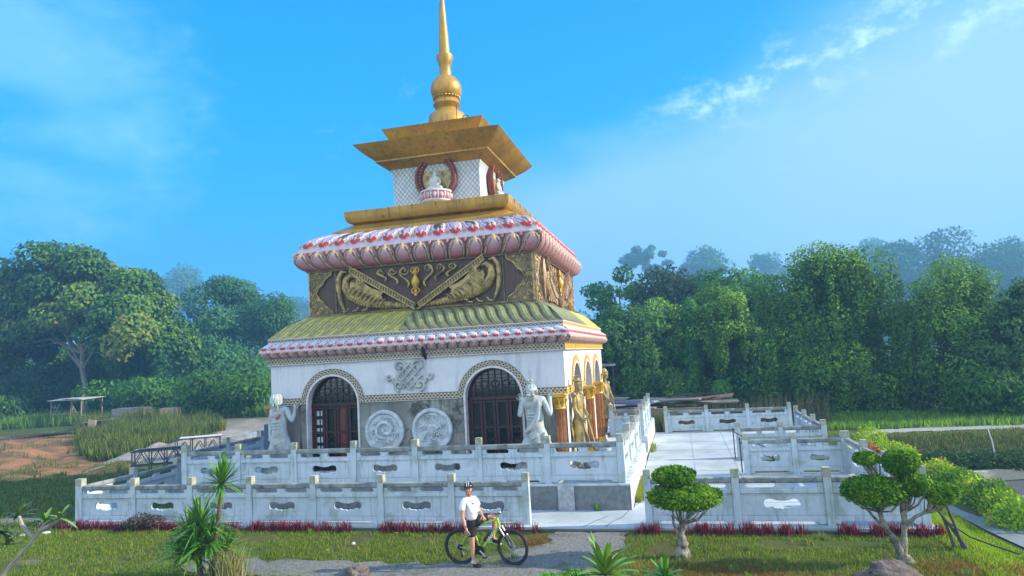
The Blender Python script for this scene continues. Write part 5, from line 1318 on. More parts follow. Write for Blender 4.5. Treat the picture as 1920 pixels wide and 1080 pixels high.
    for j in range(nv + 1):
        t_ = j / nv; z = 1.36 - 1.18 * t_ ** 1.1
        for i in range(nu):
            a = 2 * PI * i / nu
            wx = .27 + (.42 if right else .40) * t_ ** 1.2 + (.06 if math.cos(a) < 0 and not right else 0) * t_; wy = .23 + .12 * t_
            f = .022 * math.sin(a * 13 + 3.2 * t_ + 2 * math.sin(a * 2)) * (.3 + t_) + .02 * math.sin(a * 29 - 5 * t_) * t_
            notch = 0
            if right and t_ > .35: notch = .22 * (t_ - .35) * math.exp(-((math.cos(a)) / .22) ** 2) * (1 if math.sin(a) < 0 else 0)
            r = 1 + f * 2.2 - notch
            V.append((.03 + wx * r * math.cos(a), wy * r * math.sin(a), z + (.10 * math.sin(a * 3 + 1) * (1 - t_) * .4)))
    mb.add(V, [(j * nu + i, j * nu + (i + 1) % nu, (j + 1) * nu + (i + 1) % nu, (j + 1) * nu + i) for j in range(nv) for i in range(nu)])
    for k in range(6): mb.tube([(-.28 + .03 * k, -.15, 1.36 - .05 * k), (-.02 + .02 * k, -.28, 1.16 - .09 * k), (.30, -.16, 1.34 - .03 * k)], .018, 6)
    if right: mb.tube([(.17, -.18, 2.26), (.17, -.25, 2.02), (.12, -.27, 1.75), (-.05, -.28, 1.5), (-.24, -.2, 1.36)], [.04, .07, .08, .08, .05], 8, 0, .5)
    mb.build('draped_cloth', STATUE, bd, smooth=80)
    if not right:
        MB().tube([(.02, -.21, 2.04), (.06, -.225, 1.99), (.10, -.22, 2.03), (.13, -.215, 2.10), (.17, -.20, 2.12)], [.035, .055, .05, .05, .03], 8, 0, .35).build('painted_mark', PRED, bd)
    else: mb = MB()
    return rt
titan('bearded grey stone giant with a topknot between right arch and corner column', -4.16, 19.0, True)
titan('grey stone giant with a red patch on his chest left of the left arch', -12.36, 19.0, False)

def guardian(label, x, y, rz, pose):
    rt = thing('golden_guardian_statue', label, 'statue', (x, y, Z0), rz, 'golden guardian statues along the sunlit side')
    N = {'pel': (0, 0, 1.22, .19, .17), 'bel': (.0, -.03, 1.45, .20, .18), 'ch': (0, .02, 1.85, .21, .17), 'nk': (0, 0, 2.22, .08), 'hd': (0, -.05, 2.40, .13, .14), 'hd2': (0, 0, 2.52, .10),
         'ls': (-.23, 0, 2.08, .10), 'le': (-.33, -.08, 1.68, .08), 'lw': (-.20, -.32, 1.42, .055), 'rs': (.23, 0, 2.08, .10), 're': (.34, -.06, 1.68, .08), 'rw': (.12, -.34, 1.50, .055),
         'lh': (-.12, 0, 1.12, .15), 'lk': (-.15, -.06, .62, .11), 'la': (-.15, .03, .12, .08), 'lt': (-.17, -.2, .05, .06), 'rh': (.12, 0, 1.12, .15), 'rk': (.20, -.14, .62, .11), 'ra': (.24, -.02, .12, .08), 'rt': (.28, -.22, .05, .06)}
    E_ = chain('pel', 'bel', 'ch', 'nk', 'hd', 'hd2') + chain('ch', 'ls', 'le', 'lw') + chain('ch', 'rs', 're', 'rw') + chain('pel', 'lh', 'lk', 'la', 'lt') + chain('pel', 'rh', 'rk', 'ra', 'rt')
    add_hand(N, E_, 'L', 'lw', (.3, -1, .1), (0, 0, 1), 1.4, .5, (1, 0, 0)); add_hand(N, E_, 'R', 'rw', (-.3, -1, -.1), (0, 0, 1), 1.4, .5, (-1, 0, 0))
    mb = MB().add(*fig_mesh(N, E_, 'pel')); hc = Vector(N['hd'][:3]); face(mb, hc, .14, .15, pose == 0); bd = mb.build('body', RELG2, rt, smooth=80)
    mb = MB()
    if pose == 0:
        mb.lathe([(.17, -.02), (.18, .0), (.12, .04), (.11, .10), (.13, .12), (0, .15)], hc + Vector((0, .02, .08)), 14)
    else:
        mb.lathe([(.17, .0), (.18, .06), (.13, .10), (.12, .2), (.05, .26), (0, .30)], hc + Vector((0, .02, .03)), 14)
        for k in range(5): mb.sph(hc + Vector((.13 * math.cos(k * .8 - PI * .8), .02 + .13 * math.sin(k * .8 - PI * .8), .15)), .045, 0, 8, 6)
    for s in (-1, 1):
        mb.sph((s * .25, 0, 2.10), (.13, .12, .08), 0, 12, 8)
    mb.tube([(-.21, -.02, 1.40), (0, -.22, 1.36), (.21, -.02, 1.40), (0, .2, 1.42)], .045, 8, closed=True)
    mb.build('armour', RELG2, bd, smooth=80)
    mb = MB(); nu, nv = 48, 14; V = []
    for j in range(nv + 1):
        t_ = j / nv
        for i in range(nu):
            a = 2 * PI * i / nu; r = (.21 + .13 * t_) * (1 + .10 * math.sin(9 * a + 3 * t_) * t_); V.append((r * math.cos(a) * 1.05, r * math.sin(a) * (1.1) - .03 * t_, 1.40 - .72 * t_ + .05 * math.sin(4 * a) * t_))
    mb.add(V, [(j * nu + i, j * nu + (i + 1) % nu, (j + 1) * nu + (i + 1) % nu, (j + 1) * nu + i) for j in range(nv) for i in range(nu)])
    mb.tube([(-.30, .05, 1.9), (-.40, .08, 1.4), (-.34, .02, .9), (-.46, -.06, .5)], [.03, .06, .06, .02], 8, 0, .4); mb.tube([(.30, .05, 1.9), (.42, .10, 1.4), (.36, .04, .9), (.48, .0, .45)], [.03, .06, .06, .02], 8, 0, .4)
    mb.build('skirt', RELG2, bd, smooth=80)
    mb = MB()
    if pose == 0: mb.tube([(.0, -.36, 1.55), (.05, -.48, 1.1), (.08, -.62, .55), (.1, -.72, .2)], [.025, .05, .085, .05], 10)
    else: mb.tube([(-.05, -.40, 1.62), (-.02, -.46, 1.2), (.02, -.56, .7), (.05, -.70, .58)], [.03, .04, .05, .02], 8)
    mb.build('weapon', RELG2, bd)
    mb = MB().box((0, -.05, .02), (.8, .7, .05), 0, top=.95); mb.build('base', RELG2, bd)
    return rt
RELG2 = pm('aged_gilding', (.42, .32, .10), (.14, .11, .06), 4, .5, .1, spots=(.10, .07, .03), spa=.6, spscale=3.5)
guardian('golden guardian statue with a flat hat beside the gilded corner column', -3.10, 20.3, math.radians(66), 0).scale = (.80, .80, 1.08)
guardian('golden guardian statue with a tall crown at the far end of the sunlit side wall', -3.16, 28.6, math.radians(64), 1).scale = (.84, .84, 1.04)

# ------------------------------------------------------------------ cyclist
P0 = (-4.45, 13.72, 0); PR = math.atan2(.24, .97)
per = thing('person', 'person in a black helmet, white T-shirt and black shorts straddling a lime green bicycle', 'person', P0, PR)
N = {'pel': (.0, .10, .93, .095, .09), 'wst': (-.03, .08, 1.08, .09, .08), 'ch': (-.06, .05, 1.26, .115, .085), 'nk': (-.055, .04, 1.455, .05), 'hd': (-.05, .01, 1.56, .078, .088), 'hd2': (-.05, .02, 1.66, .075, .085),
     'ls': (-.17, -.06, 1.37, .060), 'le': (-.20, -.10, 1.06, .042), 'lw': (-.13, -.17, .83, .028), 'rs': (.06, .15, 1.38, .058), 're': (.14, .13, 1.13, .040), 'rw': (.20, .02, 1.04, .028),
     'lh': (-.03, .03, .88, .085), 'lk': (-.03, .0, .50, .060), 'lc': (-.03, .03, .34, .055), 'la': (-.02, .02, .10, .036), 'lt': (.07, -.08, .04, .036),
     'rh': (.06, .20, .90, .085), 'rk': (.44, .24, .96, .062), 'rc': (.44, .27, .76, .055), 'ra': (.40, .27, .50, .036), 'rt': (.50, .22, .43, .035)}
E_ = chain('pel', 'wst', 'ch', 'nk', 'hd', 'hd2') + chain('ch', 'ls', 'le', 'lw') + chain('ch', 'rs', 're', 'rw') + chain('pel', 'lh', 'lk', 'lc', 'la', 'lt') + chain('pel', 'rh', 'rk', 'rc', 'ra', 'rt')
add_hand(N, E_, 'L', 'lw', (.35, -.1, -1), (.9, -.3, .3), 1.0, .25, (.2, .8, -.1)); add_hand(N, E_, 'R', 'rw', (.55, -.5, -.8), (.8, .5, 0), 1.0, .35, (-.2, .6, -.6))
mb = MB().add(*skin(N, E_, 'pel', 2)); hc = Vector((-.05, .012, 1.585)); hr_ = .088
Ry = Matrix.Rotation(math.radians(-4), 3, 'Z')
def HP(x, y, z): return hc + Ry @ Vector((x, y, z))
mb.sph(HP(0, 0, -.005), (.074, .09, .108), 0, 18, 14); mb.sph(HP(0, -.035, -.085), (.045, .045, .03), 0, 12, 8)
mb.tube([HP(0, -.088, .015), HP(0, -.102, -.012), HP(0, -.105, -.03)], [.009, .012, .014], 8); mb.sph(HP(-.010, -.096, -.032), .008); mb.sph(HP(.010, -.096, -.032), .008)
for s in (-1, 1):
    mb.sph(HP(s * .076, .005, -.01), (.012, .02, .032), 0, 8, 6); mb.sph(HP(s * .028, -.082, .010), (.011, .006, .006), 1, 8, 6)
    mb.tube([HP(s * .012, -.091, .028), HP(s * .03, -.090, .034), HP(s * .048, -.080, .028)], .0042, 5, 1)
mb.tube([HP(-.022, -.088, -.058), HP(0, -.094, -.060), HP(.022, -.088, -.058)], [.003, .0065, .003], 6, 2)
mb.build('body', (SKIN, EYE, LIP), per, smooth=80)
mb = MB()
for k in range(16):
    a = PI * (k / 15) ; mb.tube([HP(.078 * math.cos(a), .02 + .085 * math.sin(a), .05), HP(.083 * math.cos(a), .02 + .09 * math.sin(a), .0), HP(.075 * math.cos(a), .015 + .08 * math.sin(a), -.055)], [.014, .015, .008], 5)
mb.build('hair', HAIR, per, smooth=80)
mb = MB(); nu, nv = 28, 12; V = []
for j in range(nv + 1):
    ph = PI * .53 * j / nv
    for i in range(nu):
        a = 2 * PI * i / nu; rid = 1 + .03 * math.cos(a * 7) * math.sin(ph); V.append(HP(.098 * rid * math.sin(ph) * math.cos(a), .012 + .122 * rid * math.sin(ph) * math.sin(a), .045 + .098 * math.cos(ph)))
mb.add(V, [(j * nu + i, (j + 1) * nu + i, (j + 1) * nu + (i + 1) % nu, j * nu + (i + 1) % nu) for j in range(nv) for i in range(nu)])
for x in (-.03, .01): mb.tube([HP(x, -.112, .075), HP(x, -.07, .122), HP(x, 0, .143)], .006, 5, 1)
for s in (-1, 1): mb.tube([HP(s * .085, -.02, .045), HP(s * .078, -.02, -.03), HP(s * .04, -.05, -.105), HP(0, -.062, -.125)], .0055, 5, 0)
mb.tube([HP(-.09 + .18 * k / 8, -.10 - .02 * math.sin(PI * k / 8), .042) for k in range(9)], .010, 6, 0)
mb.build('helmet', (BLKG, WPLAS), per, smooth=60)
NS = {'a': (.0, .09, .92, .145, .135), 'b': (-.03, .075, 1.06, .150, .13), 'c': (-.055, .05, 1.24, .155, .125), 'd': (-.055, .045, 1.35, .115, .095), 'e': (-.055, .04, 1.425, .065), 'l1': (-.155, -.045, 1.365, .066), 'l2': (-.20, -.085, 1.24, .076), 'l3': (-.20, -.09, 1.15, .074), 'r1': (.045, .135, 1.365, .064), 'r2': (.10, .15, 1.26, .072), 'r3': (.125, .145, 1.18, .07)}
NS['a'] = (.0, .095, .90, .150, .135)
mb = MB().add(*skin(NS, chain('a', 'b', 'c', 'd', 'e') + chain('d', 'l1', 'l2', 'l3') + chain('d', 'r1', 'r2', 'r3'), 'c', 2))
mb.build('shirt', SHIRT, per, smooth=80)
mb = MB().sph((.035, -.055, 1.30), (.012, .008, .018), 0, 8, 6); mb.build('shirt_logo', BLKG, per)
NS = {'a': (.0, .09, 1.0, .13, .12), 'b': (.0, .10, .90, .135, .125), 'l1': (-.03, .03, .80, .115), 'l2': (-.03, .01, .66, .098), 'l3': (-.03, .0, .60, .095), 'r1': (.12, .20, .91, .115), 'r2': (.28, .22, .94, .10), 'r3': (.32, .225, .945, .098)}
MB().add(*skin(NS, chain('a', 'b', 'l1', 'l2', 'l3') + chain('b', 'r1', 'r2', 'r3'), 'b', 2)).build('shorts', SHORTS, per, smooth=80)
for nm, (px, py, pz) in (('a', (0, 0, 0)), ('b', (.42, .27, .39))):
    mb = MB(); mb.add(*skin({'h': (px - .04, py + .04, pz + .055, .052, .055), 'm': (px + .03, py - .03, pz + .05, .056, .048), 't': (px + .12, py - .12, pz + .042, .05, .038)}, chain('h', 'm', 't'), 'h', 2))
    so_ = MB().tube([(px - .06, py + .06, pz + .012), (px + .03, py - .03, pz + .012), (px + .14, py - .14, pz + .012)], [.045, .048, .035], 10, 0, .28)
    sh = mb.build('shoe', BLK, per, smooth=80); so_.build('sole', WPLAS, sh, smooth=60)
    MB().tube([(px - .025, py + .025, pz + .08), (px - .02, py + .02, pz + .14)], [.042, .040], 10).build('sock', WPLAS if nm == 'a' else BLK, per)

# ------------------------------------------------------------------ bicycle (local x forward, y away)
bk = thing('bicycle', 'lime green mountain bicycle with black tyres held by the person in the white T-shirt', 'bicycle', (-4.79, 13.90, 0), math.radians(-1.0))
WR = .335
def wheel(cx, steer):
    Rm_ = Matrix.Rotation(steer, 3, 'Z')
    def T(mb): mb.v = [tuple(Rm_ @ Vector(v) + Vector((cx, 0, .37))) for v in mb.v]; return mb
    g = MB(); n = 48
    g.tube([(WR * math.cos(2 * PI * k / n), 0, WR * math.sin(2 * PI * k / n)) for k in range(n)], .030, 8, closed=True)
    for k in range(48):
        a = 2 * PI * k / 48
        for s in (-1, 1): g.sph(((WR + .026) * math.cos(a), s * .014, (WR + .024) * math.sin(a)), .0085, 0, 5, 4)
    hub = T(MB().tube([(0, -.05, 0), (0, .05, 0)], [.03, .03], 12)); wo = hub.build('wheel', STEEL, bk)
    T(g).build('tyre', BLK, wo)
    T(MB().tube([(.305 * math.cos(2 * PI * k / n), 0, .305 * math.sin(2 * PI * k / n)) for k in range(n)], .012, 6, closed=True)).build('rim', BLKG, wo)
    m2 = MB()
    for k in range(28): a = 2 * PI * k / 28; b = a + (.5 if k % 4 < 2 else -.5); m2.tube([(.03 * math.cos(b), (-1) ** k * .03, .03 * math.sin(b)), (.30 * math.cos(a), 0, .30 * math.sin(a))], .0016, 4)
    T(m2).build('spokes', STEEL, wo)
    T(MB().lathe([(.03, -.05), (.08, -.05), (.08, -.046), (.03, -.046)], (0, 0, 0), 24, 0, 'Y')).build('brake_disc', STEEL, wo)
wheel(0, 0); ST = math.radians(-14); wheel(1.13, ST)
Hb, Ht = Vector((.865, 0, .80)), Vector((.825, 0, .93)); BB = Vector((.44, 0, .31)); Sx = Vector((.255, 0, .78))
mb = MB()
def hyd(a, b, r0, r1, n=10): mb.tube([a, Vector(a).lerp(Vector(b), .5), b], [r0, (r0 + r1) / 2, r1], n)
hyd(Sx + Vector((.0, 0, -.03)), Ht, .022, .024); hyd(BB, Hb, .027, .030); hyd(BB, Sx, .02, .018); mb.tube([Hb + Vector((.012, 0, -.03)), Ht + Vector((-.01, 0, .03))], .030, 12)
for s in (-1, 1):
    mb.tube([BB + Vector((-.03, s * .03, 0)), Vector((.2, s * .055, .35)), Vector((0, s * .062, .37))], .012, 7); mb.tube([Sx + Vector((.02, s * .02, -.12)), Vector((.12, s * .045, .57)), Vector((0, s * .062, .37))], .010, 7)
fr = mb.build('frame', LIME, bk)
mb = MB().tube([Sx - Vector((.0, 0, .02)), Sx + Vector((-.05, 0, .14))], .014, 8); mb.build('seat_post', BLKG, fr)
mb = MB().add(*skin({'a': (.07, .13 - .13, .945, .055, .028), 'b': (.2, 0, .935, .07, .025), 'c': (.34, 0, .94, .025, .018)}, chain('a', 'b', 'c'), 'b', 2)); mb.build('saddle', BLK, bk, smooth=80)
def SR(p): return Matrix.Rotation(ST, 3, 'Z') @ Vector(p)
mb = MB(); cr_ = Hb + Vector((.02, 0, -.04))
mb.tube([cr_ - SR((0, .065, 0)), cr_ + SR((0, .065, 0))], .02, 8)
for s in (-1, 1):
    top = cr_ + SR((0, s * .06, .02)); bot = Vector((1.13, 0, .37)) + SR((0, s * .06, 0)); mid = top.lerp(bot, .45)
    mb.tube([top, mid], .018, 8, 1); mb.tube([mid, bot], .024, 8, 0)
mb.build('fork', (BLKG, STEEL), bk)
mb = MB(); st_ = Ht + Vector((-.012, 0, .07)); sf = st_ + SR((.08, 0, .05))
mb.tube([Ht, st_, sf], .02, 8, 1); mb.tube([sf + SR((-.09, -.34, .06)), sf + SR((-.03, -.18, .035)), sf, sf + SR((-.03, .18, .035)), sf + SR((-.09, .34, .06))], .015, 8)
mb.sph(sf + SR((-.01, 0, .03)), (.04, .03, .02), 1, 8, 6)
hb = mb.build('handlebar', (BLKG, STEEL), bk)
mb = MB()
for s in (-1, 1): mb.tube([sf + SR((-.055, s * .22, .045)), sf + SR((-.10, s * .36, .065))], .021, 8)
mb.build('grips', BLK, hb)
mb = MB()
for s in (-1, 1): mb.tube([sf + SR((-.03, s * .18, .035)), sf + SR((.03, s * .21, .02)), sf + SR((.035, s * .30, .01))], .007, 6); mb.tube([sf + SR((-.02, s * .15, .03)), sf + SR((.06, s * .05, -.10)), Hb + Vector((.05, 0, .02))], .004, 5)
mb.build('brake_levers', BLKG, hb)
mb = MB().lathe([(.02, -.075), (.095, -.075), (.095, -.065), (.02, -.065)], tuple(BB), 28, 0, 'Y')
mb.tube([BB + Vector((0, -.085, 0)), BB + Vector((.12, -.095, -.12))], [.015, .012], 7, 1); mb.tube([BB + Vector((0, .085, 0)), BB + Vector((-.12, .095, .12))], [.015, .012], 7, 1)
ck = mb.build('crank', (BLKG, STEEL), bk)
mb = MB().box(BB + Vector((.12, -.14, -.12)), (.09, .08, .02)); mb.box(BB + Vector((-.12, .14, .12)), (.09, .08, .02)); mb.build('pedals', BLKG, ck)
mb = MB().lathe([(.02, -.07), (.06, -.07), (.06, -.05), (.03, -.045)], (0, 0, .37), 20, 0, 'Y'); mb.tube([(0, -.06, .33), (.03, -.065, .24), (.04, -.065, .17)], [.012, .014, .02], 7); mb.build('rear_gears', BLKG, bk)
mb = MB()
for dz_ in (-.09, .09): mb.tube([BB + Vector((0, -.07, dz_)), Vector((0.02, -.062, .37 + dz_ * .55))], .005, 5)
mb.build('chain', BLKG, bk)
mb = MB().tube([BB.lerp(Hb, .30) + Vector((-.045, 0, .03)), BB.lerp(Hb, .62) + Vector((-.045, 0, .03))], .034, 12); mb.build('water_bottle', BLK, bk)
tx = bpy.data.curves.new('lettering', 'FONT'); tx.body = 'JAVA'; tx.size = .115; tx.extrude = .002; tx.align_x = 'CENTER'; tx.align_y = 'CENTER'; tx.space_character = 1.1
to = bpy.data.objects.new('t', tx); COL.objects.link(to); DG().update(); tm = bpy.data.meshes.new_from_object(to.evaluated_get(DG())); bpy.data.objects.remove(to)
lo = bpy.data.objects.new('lettering', tm); tm.materials.append(WPLAS); COL.objects.link(lo); lo.parent = fr
dd = (Hb - BB).normalized(); lo.matrix_local = Matrix.Translation(BB.lerp(Hb, .6) + Vector((0, -.033, 0))) @ Matrix.Rotation(-math.atan2(dd.z, dd.x), 4, 'Y') @ Matrix.Rotation(PI / 2, 4, 'X')

# ------------------------------------------------------------------ rocks, litter, left-hand clutter
def rock(label, x, y, r, seed, name='rock', mat=None, z=0):
    rt = MB(); nu, nv = 28, 18; V = []
    for j in range(nv + 1):
        ph = PI * j / nv
        for i in range(nu):
            a = 2 * PI * i / nu; d = Vector((math.sin(ph) * math.cos(a), math.sin(ph) * math.sin(a), math.cos(ph)))
            k = 1 + .45 * mn.fractal(d * 1.4 + Vector((seed, 0, 0)), .9, 2.1, 5); V.append((d.x * r[0] * k, d.y * r[1] * k, d.z * r[2] * k))
    rt.add(V, [(j * nu + i, (j + 1) * nu + i, (j + 1) * nu + (i + 1) % nu, j * nu + (i + 1) % nu) for j in range(nv) for i in range(nu)])
    o = rt.build(name, mat or ROCK, smooth=35); o.location = (x, y, z + r[2] * .25); tag(o, label, 'rock', 'brown rocks on the lawn'); return o
rock('brown rock on the lawn at the bottom edge, left of the bicycle', -6.75, 13.0, (.30, .22, .17), 3)
rock('large brown rock in front of the forked topiary tree', 3.3, 13.55, (.46, .28, .22), 8)

lit = [(-19.6, 17.9, .16), (-19.2, 16.9, .12), (-17.9, 15.9, .13), (-18.4, 15.6, .10), (-7.95, 15.2, .05), (-20.5, 21.5, .14), (-22, 22.2, .1)]
for k, (x, y, r) in enumerate(lit):
    lb = ['crumpled white litter on the grass, highest of the scraps left of the fence', 'white scrap of litter on the grass level with the corner post', 'long pale scrap of plastic low at the left edge', 'smaller pale scrap beside the long one low at the left edge', 'tiny white scrap on the grass before the second fence panel', 'white scrap at the edge of the orange soil', 'small scrap in the grass near the orange soil'][k]
    mb = MB(); mb.sph((0, 0, 0), (r, r * .7, .04), 0, 9, 5); mb.v = [(a + .3 * r * mn.noise(Vector((a * 9, b * 9, k))), b, c * (1 + mn.noise(Vector((a * 20, b * 20, k))))) for a, b, c in mb.v]
    o = mb.build('litter', WPLAS, smooth=20); o.location = (x, y, .03); tag(o, lb, 'litter', 'white litter on the grass')

# open shelter frame by the broad tree
def shelter(label, x, y, w_, d, h, mats, name='open_shelter', rz=0, braces=True):
    rt = thing(name, label, 'shelter', (x, y, 0), rz)
    mb = MB().box((0, 0, h), (w_ * 1.15, d * 1.2, .07), rx=.04); mb.box((w_ * .12, -d * .1, h + .06), (w_ * .7, d * .9, .03), ry=.03); mb.build('roof', mats[1], rt, smooth=0)
    for sx in (-1, 1):
        for sy in (-1, 1): MB().bar((sx * w_ / 2, sy * d / 2, 0), (sx * w_ / 2 + .05, sy * d / 2, h), .09, .09).build('post', mats[0], rt, smooth=0)
    if braces:
        mb = MB(); mb.bar((-w_ / 2, -d / 2, .2), (-w_ / 2 + 1.1, -d / 2, h - .3), .06, .06); mb.bar((w_ / 2, -d / 2 - .02, .5), (w_ / 2 - 1.4, -d / 2 - .02, h), .05, .05); mb.bar((w_ * .1, -d / 2, 0), (w_ * .2, -d / 2, h), .05, .05); mb.bar((-w_ / 2, -d / 2 - .05, h * .45), (w_ / 2, -d / 2 - .05, h * .5), .06, .06)
        mb.build('brace', mats[0], rt, smooth=0)
    return rt
shelter('open shelter with a sagging roof sheet on thin posts under the big broad tree', -58.4, 55.0, 3.6, 2.4, 2.55, (TIMBER, TARP))
shelter('open shelter with rusty posts behind the far corner of the terrace', -6.6, 51.0, 3.2, 2.4, 3.3, (pm('rusty_post', (.14, .08, .05), (.09, .05, .035), 6, .9), TARP), rz=.1)
mb = MB().box((0, 0, 1.1), (2.9, 1.4, 2.2)); mb.box((0, 0, 2.24), (3.0, 1.5, .08)); o = mb.build('water_tank', TARP, smooth=0); o.location = (-7.7, 47.2, -.2); tag(o, 'low pale block-shaped tank under the shelter behind the terrace', 'tank')
for lb, x, y, s, r in (('wide grey concrete block in the weeds, left of the two', -50.2, 53.3, (3.2, 1.4, 1.5), .25), ('narrow pale concrete block in the weeds beside the rubble field', -45.9, 53.2, (1.5, 1.2, 1.35), .35)):
    mb = MB().box((0, 0, s[2] / 2), s, top=.96); mb.box((0, 0, s[2] - .02), (s[0] * .8, s[1] * .7, .1)); o = mb.build('concrete_block', TIMBER if 'narrow' in lb else GRANITE, smooth=0); o.location = (x, y, 0); o.rotation_euler = (0, 0, r); tag(o, lb, 'concrete block', 'concrete blocks in the weeds')
# timbers on the soil
pile = thing('timber_pile', 'dark old timbers and a pale board lying on the orange soil below the shelter', 'timber', (-49.5, 44.5, 0)); pile.scale = (.6, .6, .6)
for k in range(6): MB().bar((-3.6 + .3 * k, -5.6 + .4 * k, .15 + .07 * k), (3.2 + .25 * k, 1.2 - .3 * k, .22 + .06 * k), .24, .20).build('beam', DKTIMB, pile, smooth=0)
for k in range(4): MB().bar((1.2 + .5 * k, 1.4 + .2 * k, .2 + .1 * k), (5.6 + .2 * k, 2.0 + .3 * k, .35 + .1 * k), .22, .18).build('beam', DKTIMB, pile, smooth=0)
mb = MB().box((3.9, 2.3, 1.1), (1.3, .12, 1.3), ry=.1); mb.build('board', pm('pale_board', (.62, .45, .26), (.5, .35, .2), 3, .8), pile, smooth=0)
mb = MB().box((4.2, 3.4, 1.55), (5.0, 1.6, .08), ry=-.08); mb.build('sheet', TARP, pile, smooth=0)
rock('pale stone lying alone on the orange soil', -41.6, 38.5, (.22, .2, .16), 5, 'stone', PALEST)['group'] = 'stones on the soil'
# steel trestles behind the lower left rail
for k, (lb, x, y, z) in enumerate((('green-grey steel trestle frame behind the left balustrade, the nearer one', -23.0, 25.9, 0), ('green-grey steel frame half hidden behind the terrace corner post, the farther one', -23.4, 29.0, 0))):
    rt = thing('steel_trestle', lb, 'trestle', (x, y, z), math.radians(30), 'steel trestles by the left fence'); rt.scale = (.62, .62, .72); mb = MB()
    for yy in (-.4, .4):
        for u in (-1.6, -.5, .5, 1.6): mb.bar((u, yy, 0), (u, yy, 1.45 + .2 * k), .07, .07)
        for z0 in (.55, 1.42 + .2 * k): mb.bar((-1.7, yy, z0), (1.7, yy, z0), .08, .08)
        for u in (-1.6, -.5, .5): mb.bar((u, yy, .55), (u + .55, yy, 1.4), .05, .05); mb.bar((u + 1.1, yy, .55), (u + .55, yy, 1.4), .05, .05)
    mb.build('frame', SCAFF, rt, smooth=0); MB().box((.2, 0, 1.5 + .2 * k), (3.0, .7, .06)).build('boards', WPLAS if k else DKTIMB, rt, smooth=0)
# rubble heap and sheets behind the left end of the terrace
mb = MB(); nu, nv = 50, 24; V = []
for j in range(nv + 1):
    for i in range(nu + 1):
        u, v = i / nu * 2 - 1, j / nv * 2 - 1; e = max(0, 1 - u * u) ** .8 * max(0, 1 - v * v) ** .8
        V.append((5.2 * u, 3.6 * v, 0.75 * e * (1 + .45 * mn.fractal(Vector((u * 4, v * 4, 1)), .8, 2.1, 4)) - .05))
mb.add(V, [(j * (nu + 1) + i, j * (nu + 1) + i + 1, (j + 1) * (nu + 1) + i + 1, (j + 1) * (nu + 1) + i) for j in range(nv) for i in range(nu)])
o = mb.build('rubble_heap', pm('rubble', (.34, .32, .27), (.20, .18, .15), 2.5, 1., bump=1., bscale=9, bdist=.1), smooth=30); o.location = (-25.0, 32.0, 0); o.rotation_euler = (0, 0, .5); tag(o, 'pale heap of earth and rubble behind the left end of the terrace', 'rubble heap')
mb = MB(); nu = 16; V = []
for j in range(nu + 1):
    for i in range(nu + 1): u, v = i / nu * 2 - 1, j / nu * 2 - 1; V.append((1.5 * u, .9 * v, .1 + .3 * mn.noise(Vector((u * 1.8, v * 1.8, 3))) * (1.2 - u * u)))
mb.add(V, [(j * (nu + 1) + i, j * (nu + 1) + i + 1, (j + 1) * (nu + 1) + i + 1, (j + 1) * (nu + 1) + i) for j in range(nu) for i in range(nu)])
o = mb.build('plastic_sheet', BLUET, smooth=30); o.location = (-23.6, 35.0, .9); o.location.z = .55; tag(o, 'crumpled pale blue plastic sheet lying on the rubble heap', 'plastic sheet')
# blue metal barrier posts beside the left wall
o = MB().box((0, 0, .9), (.32, .3, 2.2)).bar((-1.8, 0, .9), (1.9, .2, 1.6), .1, .35).box((1.1, .1, .7), (1.5, .08, 1.2)).build('blue_barrier', pm('dull_blue', (.10, .17, .24), (.07, .12, .17), 4, .7), smooth=0); o.location = (-17.3, 25.8, 0); o.rotation_euler = (0, 0, .3); tag(o, 'dull blue barrier with a thick post beside the left corner column', 'barrier')

# debris behind the rear balustrade
dp = thing('debris_pile', 'boards, sheets and a purple tarpaulin dumped on a low wall behind the apron', 'debris', (-.9, 40.5, 0))
R = random.Random(9)
MB().box((-.8, -3.4, .55), (5.6, .25, 1.1)).build('low_wall', TIMBER, dp, smooth=0)
for k, (mt, cnt) in enumerate(((TARP, 5), (TIMBER, 7), (PINKR, 3), (DKTIMB, 6))):
    for _ in range(cnt): MB().box((R.uniform(-3.2, 3.6), R.uniform(-3, 2), 1.1 + R.uniform(0, .5)), (R.uniform(1.5, 3.6), R.uniform(.25, 1.1), .06), rz=R.uniform(-.4, .4), ry=R.uniform(-.12, .12), rx=R.uniform(-.1, .1)).build('board', mt, dp, smooth=0)
MB().sph((-1.8, -2.4, 1.3), (1.3, .6, .22), 0, 14, 8).build('tarpaulin', pm('purple_tarp', (.06, .06, .14), (.04, .04, .09), 3, .7), dp)
# dead stalks behind the rear fence
P = []; R2 = np.random.default_rng(3)
for k in range(900): P.append((R2.uniform(-1, 7), R2.uniform(36, 40), 0))
o = stuff(mobj('dead_stalks', blades('dead_stalks', P, 1.5, .03, [(.22, .15, .09), (.14, .12, .06), (.10, .14, .05)], 3, .25))); tag(o, 'dry brown stalks standing behind the rear balustrade', 'dry stalks')

